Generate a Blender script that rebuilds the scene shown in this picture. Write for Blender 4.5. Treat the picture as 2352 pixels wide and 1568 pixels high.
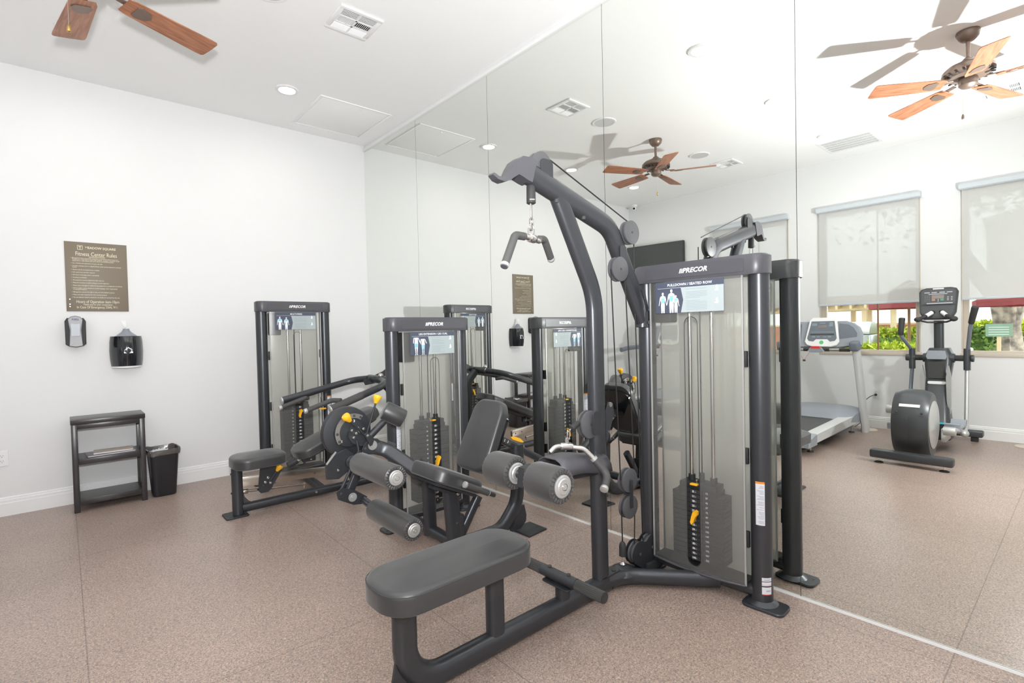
import bpy, bmesh, math, random
from math import sin, cos, pi, sqrt, atan2, radians
from mathutils import Vector, Matrix
V = Vector
random.seed(7)
scene = bpy.context.scene
COL = scene.collection
for o in list(bpy.data.objects):
    bpy.data.objects.remove(o)

# ------------------------------------------------------------ camera, world, lights
W_PX = 2352.0
F_PX = 1176.35
PITCH, ROLL, YAW = -0.0217, -0.0228, 0.7202
CAM = V((-2.5957, -5.3801, 1.3))
fw = V((sin(YAW) * cos(PITCH), cos(YAW) * cos(PITCH), sin(PITCH)))
r0 = V((cos(YAW), -sin(YAW), 0)); u0 = r0.cross(fw)
rr = r0 * cos(ROLL) + u0 * sin(ROLL); uu = -r0 * sin(ROLL) + u0 * cos(ROLL)
cd = bpy.data.cameras.new('camera'); cam = bpy.data.objects.new('camera', cd); COL.objects.link(cam)
cd.sensor_width = 36.0; cd.lens = 36.0 * F_PX / W_PX; cd.clip_start = 0.02; cd.clip_end = 200
m = Matrix((rr, uu, -fw)).transposed().to_4x4(); m.translation = CAM
cam.matrix_world = m
scene.camera = cam

scene.view_settings.view_transform = 'Standard'
scene.view_settings.look = 'None'
scene.view_settings.gamma = 1.0
scene.view_settings.use_curve_mapping = False
scene.view_settings.exposure = 0.10

world = bpy.data.worlds.new('world'); scene.world = world
world.use_nodes = True
bg = world.node_tree.nodes['Background']
bg.inputs[0].default_value = (0.90, 0.96, 1.0, 1)
bg.inputs[1].default_value = 3.2

sd = bpy.data.lights.new('sun', 'SUN'); sd.energy = 6.5; sd.angle = 0.02; sd.color = (1.0, 0.95, 0.86)
sun = bpy.data.objects.new('sun', sd); COL.objects.link(sun)
sun.rotation_euler = (radians(32), radians(-24), 0)

# the photographer's flash, right at the camera: it throws the soft fan shadows seen on the ceiling
fd = bpy.data.lights.new('camera_flash', 'POINT'); fd.energy = 85; fd.shadow_soft_size = 0.05
fd.color = (0.965, 0.985, 1.0)
flash = bpy.data.objects.new('camera_flash', fd); COL.objects.link(flash)
flash.location = (-2.62, -5.42, 1.52)
CAN_EMIT = 105.0
# the same flash unit's tilted head, bounced off the ceiling
bd = bpy.data.lights.new('bounce_flash', 'SPOT'); bd.energy = 400; bd.shadow_soft_size = 0.05; bd.spot_size = radians(168); bd.spot_blend = 0.8
bd.color = (0.965, 0.985, 1.0)
bounce = bpy.data.objects.new('bounce_flash', bd); COL.objects.link(bounce)
bounce.location = (-2.62, -5.42, 1.56)
bounce.rotation_euler = V((0.35, 0.75, 0.85)).to_track_quat('-Z', 'Y').to_euler()

# ------------------------------------------------------------ materials
MATS = {}
def nodes_of(name):
    mt = bpy.data.materials.new(name); mt.use_nodes = True
    MATS[name] = mt
    return mt, mt.node_tree, mt.node_tree.nodes['Principled BSDF']
def mat(name, col, rough=0.5, metal=0.0, spec=0.5, emit=None, estr=0.0, coat=0.0, noise=None, bump=None, alpha=None, sheen=0.0):
    mt, nt, p = nodes_of(name)
    p.inputs['Base Color'].default_value = (*col, 1)
    p.inputs['Roughness'].default_value = rough
    p.inputs['Metallic'].default_value = metal
    p.inputs['Specular IOR Level'].default_value = spec
    p.inputs['Coat Weight'].default_value = coat
    if sheen:
        p.inputs['Sheen Weight'].default_value = sheen; p.inputs['Sheen Roughness'].default_value = 0.45
    if emit:
        p.inputs['Emission Color'].default_value = (*emit, 1); p.inputs['Emission Strength'].default_value = estr
    tc = nt.nodes.new('ShaderNodeTexCoord')
    if noise:                       # (scale, amount): gentle procedural variation of the colour
        n = nt.nodes.new('ShaderNodeTexNoise'); n.inputs['Scale'].default_value = noise[0]; n.inputs['Detail'].default_value = 3
        nt.links.new(tc.outputs['Object'], n.inputs['Vector'])
        mx = nt.nodes.new('ShaderNodeMix'); mx.data_type = 'RGBA'
        a = noise[1]
        mx.inputs[6].default_value = (*[c * (1 - a) for c in col], 1)
        mx.inputs[7].default_value = (*[min(1, c * (1 + a)) for c in col], 1)
        nt.links.new(n.outputs['Fac'], mx.inputs[0]); nt.links.new(mx.outputs[2], p.inputs['Base Color'])
    if bump:                        # (scale, strength)
        n2 = nt.nodes.new('ShaderNodeTexNoise'); n2.inputs['Scale'].default_value = bump[0]; n2.inputs['Detail'].default_value = 2
        nt.links.new(tc.outputs['Object'], n2.inputs['Vector'])
        b = nt.nodes.new('ShaderNodeBump'); b.inputs['Strength'].default_value = bump[1]; b.inputs['Distance'].default_value = 0.002
        nt.links.new(n2.outputs['Fac'], b.inputs['Height']); nt.links.new(b.outputs['Normal'], p.inputs['Normal'])
    return mt

mat('wall_paint', (0.80, 0.80, 0.80), 0.75, spec=0.25, noise=(3, 0.008), bump=(180, 0.08))
mat('ceiling_paint', (0.93, 0.93, 0.925), 0.85, spec=0.2, noise=(2, 0.008), bump=(140, 0.1))
mat('trim_paint', (0.86, 0.86, 0.86), 0.4, noise=(5, 0.01))
mat('white_plastic', (0.84, 0.84, 0.84), 0.4, noise=(9, 0.01))
mat('grille_grey', (0.60, 0.60, 0.60), 0.6, noise=(9, 0.02))
mat('vent_dark', (0.05, 0.05, 0.05), 0.7, noise=(9, 0.05))
mat('frame_steel', (0.058, 0.061, 0.069), 0.33, metal=0.5, spec=0.6, noise=(25, 0.04))
mat('cap_plastic', (0.070, 0.069, 0.080), 0.38, spec=0.6, noise=(25, 0.04))
mat('plate_steel', (0.035, 0.037, 0.042), 0.5, metal=0.2, noise=(30, 0.08))
mat('pulley_grey', (0.085, 0.085, 0.092), 0.5, noise=(30, 0.06))
mat('stack_black', (0.028, 0.028, 0.030), 0.55, noise=(30, 0.08))
mat('vinyl', (0.034, 0.034, 0.036), 0.38, spec=0.75, noise=(12, 0.05), sheen=0.20)
mat('foam', (0.048, 0.047, 0.047), 0.42, spec=0.7, noise=(16, 0.05), sheen=0.18)
mat('rubber', (0.030, 0.030, 0.031), 0.6, noise=(30, 0.1))
mat('grip_rubber', (0.065, 0.064, 0.064), 0.6, noise=(30, 0.08), bump=(700, 0.1))
mat('chrome', (0.78, 0.77, 0.75), 0.14, metal=1.0, noise=(8, 0.02))
mat('brushed_metal', (0.55, 0.54, 0.52), 0.34, metal=1.0, noise=(30, 0.05))
mat('warm_steel', (0.55, 0.50, 0.44), 0.22, metal=1.0, noise=(14, 0.05))
mat('silver_plastic', (0.52, 0.52, 0.51), 0.35, metal=0.5, noise=(14, 0.03))
mat('light_silver', (0.66, 0.66, 0.66), 0.4, metal=0.1, noise=(14, 0.02))
mat('yellow', (0.95, 0.50, 0.02), 0.38, noise=(20, 0.04))
mat('cable_black', (0.012, 0.012, 0.012), 0.5, noise=(40, 0.05))
mat('logo_white', (0.88, 0.88, 0.9), 0.4, noise=(9, 0.01))
mat('placard_navy', (0.065, 0.078, 0.115), 0.55, noise=(9, 0.03))
mat('placard_pale', (0.40, 0.455, 0.465), 0.6, noise=(9, 0.02))
mat('placard_line', (0.23, 0.30, 0.33), 0.6, noise=(9, 0.02))
mat('figure_white', (0.82, 0.84, 0.88), 0.4, noise=(9, 0.01))
mat('figure_blue', (0.25, 0.60, 0.80), 0.4, noise=(9, 0.02))
mat('label_white', (0.72, 0.73, 0.78), 0.4, noise=(9, 0.02))
mat('label_grey', (0.42, 0.44, 0.50), 0.5, noise=(9, 0.02))
mat('label_orange', (0.85, 0.28, 0.03), 0.4, noise=(9, 0.02))
mat('sign_brown', (0.215, 0.178, 0.132), 0.42, spec=0.35, noise=(5, 0.05))
mat('sign_cream', (0.80, 0.74, 0.55), 0.5, noise=(9, 0.02))
mat('bronze', (0.22, 0.160, 0.130), 0.38, metal=0.5, noise=(12, 0.08))
mat('black_gloss', (0.012, 0.014, 0.018), 0.10, spec=0.7, noise=(12, 0.05))
mat('brass', (0.70, 0.46, 0.16), 0.25, metal=1.0, noise=(12, 0.03))
mat('shelf_black', (0.035, 0.030, 0.032), 0.30, spec=0.55, noise=(14, 0.35))
mat('bin_black', (0.022, 0.022, 0.026), 0.38, noise=(14, 0.08), bump=(260, 0.1))
mat('bin_liner', (0.10, 0.09, 0.085), 0.22, spec=0.7, noise=(30, 0.3), bump=(60, 0.6))
mat('paper', (0.85, 0.86, 0.9), 0.7, noise=(20, 0.02))
mat('cover_tan', (0.55, 0.48, 0.40), 0.5, noise=(20, 0.06))
mat('cover_grey', (0.25, 0.24, 0.25), 0.4, noise=(20, 0.15))
mat('tissue', (0.82, 0.82, 0.82), 0.8, noise=(20, 0.02))
mat('purple_ink', (0.05, 0.03, 0.22), 0.4, noise=(20, 0.02))
mat('smoke_window', (0.26, 0.28, 0.32), 0.30, spec=0.4, noise=(20, 0.1))
mat('silver_body', (0.42, 0.42, 0.435), 0.5, metal=0.0, noise=(20, 0.03))
mat('slate_plastic', (0.16, 0.18, 0.215), 0.36, noise=(12, 0.04))
mat('slate_light', (0.30, 0.325, 0.365), 0.36, noise=(12, 0.04))
mat('ell_grey', (0.062, 0.066, 0.072), 0.34, metal=0.3, noise=(12, 0.06))
mat('belt', (0.075, 0.075, 0.078), 0.6, noise=(60, 0.1))
mat('console_dark', (0.075, 0.078, 0.082), 0.4, noise=(12, 0.04))
mat('lcd', (0.26, 0.22, 0.20), 0.2, noise=(9, 0.03))
mat('lcd_green', (0.10, 0.30, 0.22), 0.2, noise=(9, 0.03))
mat('lcd_orange', (0.42, 0.20, 0.12), 0.2, noise=(9, 0.03))
mat('red_plastic', (0.70, 0.06, 0.05), 0.35, noise=(9, 0.03))
mat('cyan_trim', (0.05, 0.55, 0.68), 0.4, noise=(9, 0.03))
mat('green_button', (0.12, 0.55, 0.20), 0.4, noise=(9, 0.03))
mat('beige_frame', (0.62, 0.545, 0.46), 0.5, noise=(9, 0.02))
mat('valance', (0.58, 0.62, 0.66), 0.5, noise=(9, 0.02))
mat('concrete', (0.52, 0.47, 0.41), 0.85, noise=(5, 0.12))
mat('post_cream', (0.66, 0.52, 0.34), 0.7, noise=(5, 0.06))
mat('post_brown', (0.30, 0.16, 0.08), 0.7, noise=(9, 0.1))
mat('canopy_red', (0.24, 0.04, 0.045), 0.8, noise=(5, 0.12))
mat('sign_green', (0.20, 0.32, 0.25), 0.5, noise=(5, 0.05))
mat('steel_grill', (0.55, 0.57, 0.58), 0.25, metal=0.7, noise=(9, 0.05))
mat('speaker_cloth', (0.62, 0.62, 0.62), 0.9, noise=(300, 0.05))
mat('can_lamp', (1, 1, 1), 0.5, emit=(1.0, 0.97, 0.92), estr=CAN_EMIT)
mat('tv_black', (0.05, 0.055, 0.055), 0.18, spec=0.6, noise=(9, 0.05))

def leaf_mat(name, c1, c2, sc=9):
    mt, nt, p = nodes_of(name)
    tc = nt.nodes.new('ShaderNodeTexCoord'); n = nt.nodes.new('ShaderNodeTexNoise')
    n.inputs['Scale'].default_value = sc; n.inputs['Detail'].default_value = 6
    cr = nt.nodes.new('ShaderNodeValToRGB')
    cr.color_ramp.elements[0].position = 0.35; cr.color_ramp.elements[0].color = (*c1, 1)
    cr.color_ramp.elements[1].position = 0.62; cr.color_ramp.elements[1].color = (*c2, 1)
    nt.links.new(tc.outputs['Object'], n.inputs['Vector']); nt.links.new(n.outputs['Fac'], cr.inputs[0])
    nt.links.new(cr.outputs[0], p.inputs['Base Color']); p.inputs['Roughness'].default_value = 0.6
leaf_mat('leaf_lime', (0.22, 0.30, 0.02), (0.62, 0.70, 0.06), 14)
leaf_mat('leaf_green', (0.04, 0.12, 0.03), (0.22, 0.36, 0.07), 12)
leaf_mat('bark', (0.10, 0.08, 0.07), (0.42, 0.35, 0.29), 7)
leaf_mat('garden_brick', (0.36, 0.14, 0.08), (0.52, 0.24, 0.15), 3)

# wood of the fan blades
mt, nt, p = nodes_of('blade_wood')
tc = nt.nodes.new('ShaderNodeTexCoord'); mp = nt.nodes.new('ShaderNodeMapping'); mp.inputs['Scale'].default_value = (3, 26, 26)
wv = nt.nodes.new('ShaderNodeTexNoise'); wv.inputs['Scale'].default_value = 2.2; wv.inputs['Detail'].default_value = 5; wv.inputs['Distortion'].default_value = 0.6
cr = nt.nodes.new('ShaderNodeValToRGB')
cr.color_ramp.elements[0].position = 0.30; cr.color_ramp.elements[0].color = (0.26, 0.095, 0.045, 1)
cr.color_ramp.elements[1].position = 0.72; cr.color_ramp.elements[1].color = (0.47, 0.21, 0.115, 1)
nt.links.new(tc.outputs['Object'], mp.inputs[0]); nt.links.new(mp.outputs[0], wv.inputs['Vector']); nt.links.new(wv.outputs['Fac'], cr.inputs[0])
nt.links.new(cr.outputs[0], p.inputs['Base Color']); p.inputs['Roughness'].default_value = 0.38

# mirror
mt, nt, p = nodes_of('mirror_glass')
p.inputs['Base Color'].default_value = (0.885, 0.905, 0.875, 1); p.inputs['Metallic'].default_value = 1; p.inputs['Roughness'].default_value = 0.0
tc = nt.nodes.new('ShaderNodeTexCoord')

# floor: speckled rubber mats with faint seams
mt, nt, p = nodes_of('rubber_floor')
geo = nt.nodes.new('ShaderNodeNewGeometry')
def N(t, **k):
    n = nt.nodes.new(t)
    for a, b in k.items(): setattr(n, a, b)
    return n
def mathn(op, a, b=None, c=None):
    n = N('ShaderNodeMath', operation=op)
    for i, x in enumerate((a, b, c)):
        if x is None: continue
        if isinstance(x, (int, float)): n.inputs[i].default_value = x
        else: nt.links.new(x, n.inputs[i])
    return n.outputs[0]
n1 = N('ShaderNodeTexNoise'); n1.inputs['Scale'].default_value = 155; n1.inputs['Detail'].default_value = 4; n1.inputs['Roughness'].default_value = 0.65; n1.inputs['Distortion'].default_value = 1.2
n2 = N('ShaderNodeTexNoise'); n2.inputs['Scale'].default_value = 1.1; n2.inputs['Detail'].default_value = 4
nt.links.new(geo.outputs['Position'], n1.inputs['Vector']); nt.links.new(geo.outputs['Position'], n2.inputs['Vector'])
cr = N('ShaderNodeValToRGB')
e = cr.color_ramp.elements
e[0].position = 0.40; e[0].color = (0.185, 0.148, 0.132, 1)
e[1].position = 0.50; e[1].color = (0.370, 0.280, 0.238, 1)
x = e.new(0.58); x.color = (0.460, 0.355, 0.300, 1)
x = e.new(0.66); x.color = (0.66, 0.46, 0.345, 1)
nt.links.new(n1.outputs['Fac'], cr.inputs[0])
cr2 = N('ShaderNodeMapRange'); cr2.inputs[1].default_value = 0.3; cr2.inputs[2].default_value = 0.7; cr2.inputs[3].default_value = 0.90; cr2.inputs[4].default_value = 1.10
nt.links.new(n2.outputs['Fac'], cr2.inputs[0])
sep = N('ShaderNodeSeparateXYZ'); nt.links.new(geo.outputs['Position'], sep.inputs[0])
def seam(out, off, period):
    f = mathn('FRACT', mathn('DIVIDE', mathn('ADD', out, off), period))
    d = mathn('ABSOLUTE', mathn('SUBTRACT', f, 0.5))
    return mathn('LESS_THAN', d, 0.0022 / period)
s = mathn('MAXIMUM', seam(sep.outputs[0], 2.56 + 0.61 + 12.2, 1.22), seam(sep.outputs[1], 5.02 + 0.915 + 18.3, 1.83))
k = mathn('MULTIPLY', cr2.outputs[0], mathn('SUBTRACT', 1.0, mathn('MULTIPLY', s, 0.38)))
vm = N('ShaderNodeVectorMath', operation='SCALE'); nt.links.new(cr.outputs[0], vm.inputs[0]); nt.links.new(k, vm.inputs['Scale'])
nt.links.new(vm.outputs[0], p.inputs['Base Color'])
p.inputs['Roughness'].default_value = 0.34; p.inputs['Specular IOR Level'].default_value = 0.6
b = N('ShaderNodeBump'); b.inputs['Strength'].default_value = 0.02; b.inputs['Distance'].default_value = 0.0003
nt.links.new(n1.outputs['Fac'], b.inputs['Height']); nt.links.new(b.outputs['Normal'], p.inputs['Normal'])

# smoky tower shield: tinted see-through sheet with a milky body
mt, nt, p = nodes_of('smoky_shield')
out = nt.nodes['Material Output']
tr = nt.nodes.new('ShaderNodeBsdfTransparent'); tr.inputs[0].default_value = (0.93, 0.93, 0.91, 1)
gl = nt.nodes.new('ShaderNodeBsdfGlossy'); gl.inputs['Roughness'].default_value = 0.22; gl.inputs[0].default_value = (0.8, 0.8, 0.8, 1)
df = nt.nodes.new('ShaderNodeBsdfDiffuse'); df.inputs[0].default_value = (0.50, 0.50, 0.48, 1)
m1 = nt.nodes.new('ShaderNodeMixShader'); m1.inputs[0].default_value = 0.17
nt.links.new(tr.outputs[0], m1.inputs[1]); nt.links.new(df.outputs[0], m1.inputs[2])
fr = nt.nodes.new('ShaderNodeFresnel'); fr.inputs[0].default_value = 1.45
m2 = nt.nodes.new('ShaderNodeMixShader'); nt.links.new(fr.outputs[0], m2.inputs[0])
nt.links.new(m1.outputs[0], m2.inputs[1]); nt.links.new(gl.outputs[0], m2.inputs[2]); nt.links.new(m2.outputs[0], out.inputs[0])

# milky rear panel of the towers
mt, nt, p = nodes_of('milky_panel')
out = nt.nodes['Material Output']
tr = nt.nodes.new('ShaderNodeBsdfTransparent'); tr.inputs[0].default_value = (0.86, 0.86, 0.80, 1)
df = nt.nodes.new('ShaderNodeBsdfDiffuse'); df.inputs[0].default_value = (0.78, 0.78, 0.74, 1)
tl = nt.nodes.new('ShaderNodeBsdfTranslucent'); tl.inputs[0].default_value = (0.78, 0.78, 0.74, 1)
m0 = nt.nodes.new('ShaderNodeMixShader'); m0.inputs[0].default_value = 0.5
m1 = nt.nodes.new('ShaderNodeMixShader'); m1.inputs[0].default_value = 0.62
nt.links.new(df.outputs[0], m0.inputs[1]); nt.links.new(tl.outputs[0], m0.inputs[2])
nt.links.new(tr.outputs[0], m1.inputs[1]); nt.links.new(m0.outputs[0], m1.inputs[2]); nt.links.new(m1.outputs[0], out.inputs[0])

# window glass
mt, nt, p = nodes_of('window_glass')
out = nt.nodes['Material Output']
tr = nt.nodes.new('ShaderNodeBsdfTransparent'); tr.inputs[0].default_value = (0.95, 0.97, 0.96, 1)
gl = nt.nodes.new('ShaderNodeBsdfGlossy'); gl.inputs['Roughness'].default_value = 0.0
m1 = nt.nodes.new('ShaderNodeMixShader'); fr = nt.nodes.new('ShaderNodeFresnel'); fr.inputs[0].default_value = 1.3
nt.links.new(fr.outputs[0], m1.inputs[0]); nt.links.new(tr.outputs[0], m1.inputs[1]); nt.links.new(gl.outputs[0], m1.inputs[2]); nt.links.new(m1.outputs[0], out.inputs[0])

# roller shade cloth: lets daylight through
mt, nt, p = nodes_of('shade_cloth')
out = nt.nodes['Material Output']
df = nt.nodes.new('ShaderNodeBsdfDiffuse'); df.inputs[0].default_value = (0.70, 0.70, 0.69, 1)
tl = nt.nodes.new('ShaderNodeBsdfTranslucent'); tl.inputs[0].default_value = (0.60, 0.61, 0.62, 1)
tr = nt.nodes.new('ShaderNodeBsdfTransparent'); tr.inputs[0].default_value = (0.9, 0.9, 0.9, 1)
m1 = nt.nodes.new('ShaderNodeMixShader'); m1.inputs[0].default_value = 0.25
m2 = nt.nodes.new('ShaderNodeMixShader'); m2.inputs[0].default_value = 0.06
nt.links.new(df.outputs[0], m1.inputs[1]); nt.links.new(tl.outputs[0], m1.inputs[2])
nt.links.new(m1.outputs[0], m2.inputs[1]); nt.links.new(tr.outputs[0], m2.inputs[2]); nt.links.new(m2.outputs[0], out.inputs[0])

# ------------------------------------------------------------ mesh helpers
def rrect(w, h, r, n=5):
    r = max(1e-5, min(r, w / 2 - 1e-5, h / 2 - 1e-5)); pts = []
    for cx, cy, a0 in ((w / 2 - r, h / 2 - r, 0), (-w / 2 + r, h / 2 - r, 90), (-w / 2 + r, -h / 2 + r, 180), (w / 2 - r, -h / 2 + r, 270)):
        for i in range(n + 1):
            a = radians(a0 + 90 * i / n); pts.append((cx + r * cos(a), cy + r * sin(a)))
    return pts
def circ(r, n=20): return [(r * cos(2 * pi * i / n), r * sin(2 * pi * i / n)) for i in range(n)]
def fillet(pts, R, n=7):
    pts = [V(q) for q in pts]
    if not isinstance(R, (list, tuple)): R = [R] * len(pts)
    out = [pts[0]]
    for i in range(1, len(pts) - 1):
        a, b, c = pts[i - 1], pts[i], pts[i + 1]; d1 = (a - b).normalized(); d2 = (c - b).normalized()
        ang = d1.angle(d2)
        if ang > pi - 0.02 or R[i] <= 0: out.append(b); continue
        t = min(R[i] / math.tan(ang / 2), (a - b).length * 0.49, (c - b).length * 0.49); rad = t * math.tan(ang / 2)
        ctr = b + (d1 + d2).normalized() * (rad / sin(ang / 2))
        p1 = b + d1 * t - ctr; p2 = b + d2 * t - ctr; tot = p1.angle(p2); ax = p1.cross(p2).normalized()
        for k in range(n + 1): out.append(ctr + Matrix.Rotation(tot * k / n, 3, ax) @ p1)
    out.append(pts[-1]); return out
def basis(n, up=None):
    n = V(n).normalized()
    if up is None: up = V((0, 0, 1)) if abs(n.z) < 0.9 else V((1, 0, 0))
    u = V(up).cross(n).normalized(); return u, n.cross(u), n

_text = {}
def text_mesh(s, shear=0.0, bold=0.0, align='CENTER'):
    k = (s, shear, bold, align)
    if k not in _text:
        cu = bpy.data.curves.new('txt', 'FONT'); cu.body = s; cu.size = 1.0; cu.align_x = align; cu.align_y = 'CENTER'
        cu.shear = shear; cu.offset = bold; cu.resolution_u = 2
        o = bpy.data.objects.new('txt', cu); COL.objects.link(o)
        bpy.context.view_layer.update()
        me = bpy.data.meshes.new_from_object(o.evaluated_get(bpy.context.evaluated_depsgraph_get()))
        _text[k] = ([tuple(v.co) for v in me.vertices], [tuple(q.vertices) for q in me.polygons])
        bpy.data.objects.remove(o); bpy.data.curves.remove(cu); bpy.data.meshes.remove(me)
    return _text[k]

class B:
    """collects shapes given in world coordinates, then links them as ONE mesh object"""
    def __init__(s, mat='frame_steel'): s.v = []; s.f = []; s.m = []; s.mn = [mat]; s.cur = mat
    def use(s, mat):
        if mat not in s.mn: s.mn.append(mat)
        s.cur = mat; return s
    def add(s, vs, fs, mat=None):
        if mat: s.use(mat)
        i = len(s.v); k = s.mn.index(s.cur)
        s.v += [V(q) for q in vs]; s.f += [tuple(i + j for j in f) for f in fs]; s.m += [k] * len(fs); return s
    def sweep(s, path, prof, side=None, caps=True, scale=None):
        path = [V(q) for q in path]; n = len(path); P = len(prof); vs = []; fs = []
        u = None
        for i, q in enumerate(path):
            t = (path[min(i + 1, n - 1)] - path[max(i - 1, 0)]).normalized()
            if side is not None: u = (V(side) - t * V(side).dot(t)).normalized()
            elif u is None: u = basis(t)[0]
            else: u = (u - t * u.dot(t)).normalized()
            w = t.cross(u); k = scale[i] if scale else 1.0
            vs += [q + u * (a * k) + w * (b * k) for a, b in prof]
        for i in range(n - 1):
            for j in range(P):
                a = i * P + j; b2 = i * P + (j + 1) % P
                fs.append((a, b2, b2 + P, a + P))
        if caps: fs.append(tuple(range(P - 1, -1, -1))); fs.append(tuple((n - 1) * P + j for j in range(P)))
        return s.add(vs, fs)
    def tube(s, pts, r, R=0.0, n=18, caps=True): return s.sweep(fillet(pts, R) if R else pts, circ(r, n), caps=caps)
    def oval(s, pts, w, h, side, R=0.0, r=None):
        """tube of rounded-box section: w across the side vector, h in the other direction"""
        return s.sweep(fillet(pts, R, 9) if R else pts, rrect(w, h, r if r else min(w, h) * 0.42, 5), side=side)
    def cyl(s, a, b, r, r2=None, n=24, bev=0.0):
        a, b = V(a), V(b); u, v, w = basis(b - a); L = (b - a).length; r2 = r if r2 is None else r2
        if bev: pr = [(0, 0), (r - bev, 0), (r - bev * .3, bev * .3), (r, bev), (r2, L - bev), (r2 - bev * .3, L - bev * .3), (r2 - bev, L), (0, L)]
        else: pr = [(0, 0), (r, 0), (r2, L), (0, L)]
        return s.lathe(pr, a, w, n)
    def lathe(s, pr, o, axis=(0, 0, 1), n=28):
        u, v, w = basis(axis); o = V(o); vs = []; fs = []; idx = []
        for r, h in pr:
            if r < 1e-6: idx.append([len(vs)] * n); vs.append(o + w * h)
            else:
                idx.append(list(range(len(vs), len(vs) + n)))
                vs += [o + w * h + u * (r * cos(2 * pi * i / n)) + v * (r * sin(2 * pi * i / n)) for i in range(n)]
        for a, b2 in zip(idx, idx[1:]):
            for i in range(n):
                j = (i + 1) % n; q = [a[i], a[j], b2[j], b2[i]]; q2 = []
                for z in q:
                    if z not in q2: q2.append(z)
                if len(q2) > 2: fs.append(tuple(q2))
        return s.add(vs, fs)
    def box(s, c, size, rot=None, bev=0.0, seg=2):
        bm = bmesh.new(); bmesh.ops.create_cube(bm, size=1.0)
        for q in bm.verts: q.co = V((q.co.x * size[0], q.co.y * size[1], q.co.z * size[2]))
        if bev: bmesh.ops.bevel(bm, geom=bm.edges[:], offset=min(bev, min(size) * 0.45), segments=seg, affect='EDGES', profile=0.5)
        M = rot.to_3x3() if rot is not None else Matrix.Identity(3); c = V(c)
        bm.verts.index_update()
        s.add([c + M @ q.co for q in bm.verts], [tuple(q.index for q in f.verts) for f in bm.faces]); bm.free(); return s
    def bx(s, x0, x1, y0, y1, z0, z1, bev=0.0): return s.box(((x0 + x1) / 2, (y0 + y1) / 2, (z0 + z1) / 2), (abs(x1 - x0), abs(y1 - y0), abs(z1 - z0)), bev=bev)
    def prism(s, poly, o, u, v, t, bev=0.0):
        """polygon (u, v) extruded by t along u x v, both faces bevelled a little"""
        u, v, o = V(u), V(v), V(o); w = u.cross(v).normalized(); n = len(poly)
        cx = sum(q[0] for q in poly) / n; cy = sum(q[1] for q in poly) / n
        def ring(h, ins):
            rg = []
            for q in poly:
                d = V((q[0] - cx, q[1] - cy)); L = d.length or 1; k = (L - ins) / L
                rg.append(o + u * (cx + d.x * k) + v * (cy + d.y * k) + w * h)
            return rg
        rs = [ring(0, bev), ring(bev, 0), ring(t - bev, 0), ring(t, bev)] if bev else [ring(0, 0), ring(t, 0)]
        vs = sum(rs, []); fs = []
        for i in range(len(rs) - 1):
            for j in range(n): a = i * n + j; b2 = i * n + (j + 1) % n; fs.append((a, b2, b2 + n, a + n))
        fs.append(tuple(range(n - 1, -1, -1))); fs.append(tuple((len(rs) - 1) * n + j for j in range(n)))
        return s.add(vs, fs)
    def pad(s, o, u, v, w, h, t, r=0.04, edge=0.02, dome=0.006, taper=None, n=7):
        """upholstered cushion: w along u, h along v, t thick along u x v; o is the centre of its underside"""
        u, v, o = V(u).normalized(), V(v).normalized(), V(o); z = u.cross(v).normalized(); vs = []; fs = []
        rings = [(edge * .5, 0), (0.0, edge * .35)]
        for k in range(7):
            a = pi / 2 * k / 6; rings.append((edge * (1 - cos(a)), t - edge + edge * sin(a)))
        rings += [(edge + (min(w, h) / 2 - edge) * .35, t + dome * .6), (edge + (min(w, h) / 2 - edge) * .75, t + dome)]
        for ins, hh in rings:
            for a, b2 in rrect(w - 2 * ins, h - 2 * ins, max(r - ins, 0.006), n):
                k = taper(b2 / h) if taper else 1.0
                vs.append(o + u * (a * k) + v * b2 + z * hh)
        P = 4 * (n + 1)
        for i in range(len(rings) - 1):
            for j in range(P): a = i * P + j; b2 = i * P + (j + 1) % P; fs.append((a, b2, b2 + P, a + P))
        fs.append(tuple(range(P - 1, -1, -1))); fs.append(tuple((len(rings) - 1) * P + j for j in range(P)))
        return s.add(vs, fs)
    def ball(s, c, r, sc=(1, 1, 1), n=16, axis=(0, 0, 1)):
        pr = [(r * sin(pi * i / 10) * sc[0], -r * cos(pi * i / 10) * sc[2]) for i in range(11)]; pr[0] = (0, pr[0][1]); pr[-1] = (0, pr[-1][1])
        return s.lathe(pr, c, axis, n)
    def text(s, t, o, u, v, size, shear=0.0, bold=0.0, align='CENTER', width=None):
        vs, fs = text_mesh(t, shear, bold, align)
        if not vs: return s
        xs = [q[0] for q in vs]; k = 1.0
        if width: k = width / ((max(xs) - min(xs)) * size)
        u, v, o = V(u), V(v), V(o)
        return s.add([o + u * (q[0] * size * k) + v * (q[1] * size) for q in vs], fs)
    def build(s, name, parent=None, smooth=38, xf=None):
        base = V((0, 0, 0)); q = parent
        while q is not None: base = base + V(q['_b']) if '_b' in q else base; q = q.parent
        me = bpy.data.meshes.new(name)
        vs = [(xf @ q if xf is not None else q) - base for q in s.v]
        me.from_pydata(vs, [], s.f)
        for k in s.mn: me.materials.append(MATS[k])
        me.polygons.foreach_set('material_index', s.m)
        me.polygons.foreach_set('use_smooth', [True] * len(s.f))
        me.update(); me.validate()
        me.set_sharp_from_angle(angle=radians(smooth))
        o = bpy.data.objects.new(name, me); COL.objects.link(o)
        if parent is not None: o.parent = parent
        return o
def thing(name, label, cat, loc, group=None):
    o = bpy.data.objects.new(name, None); COL.objects.link(o); o.empty_display_size = 0.05
    o.location = loc; o['_b'] = list(loc); o['label'] = label; o['category'] = cat
    if group: o['group'] = group
    return o
def tag(o, label, cat, group=None, kind=None):
    o['label'] = label; o['category'] = cat
    if group: o['group'] = group
    if kind: o['kind'] = kind
    return o
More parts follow.
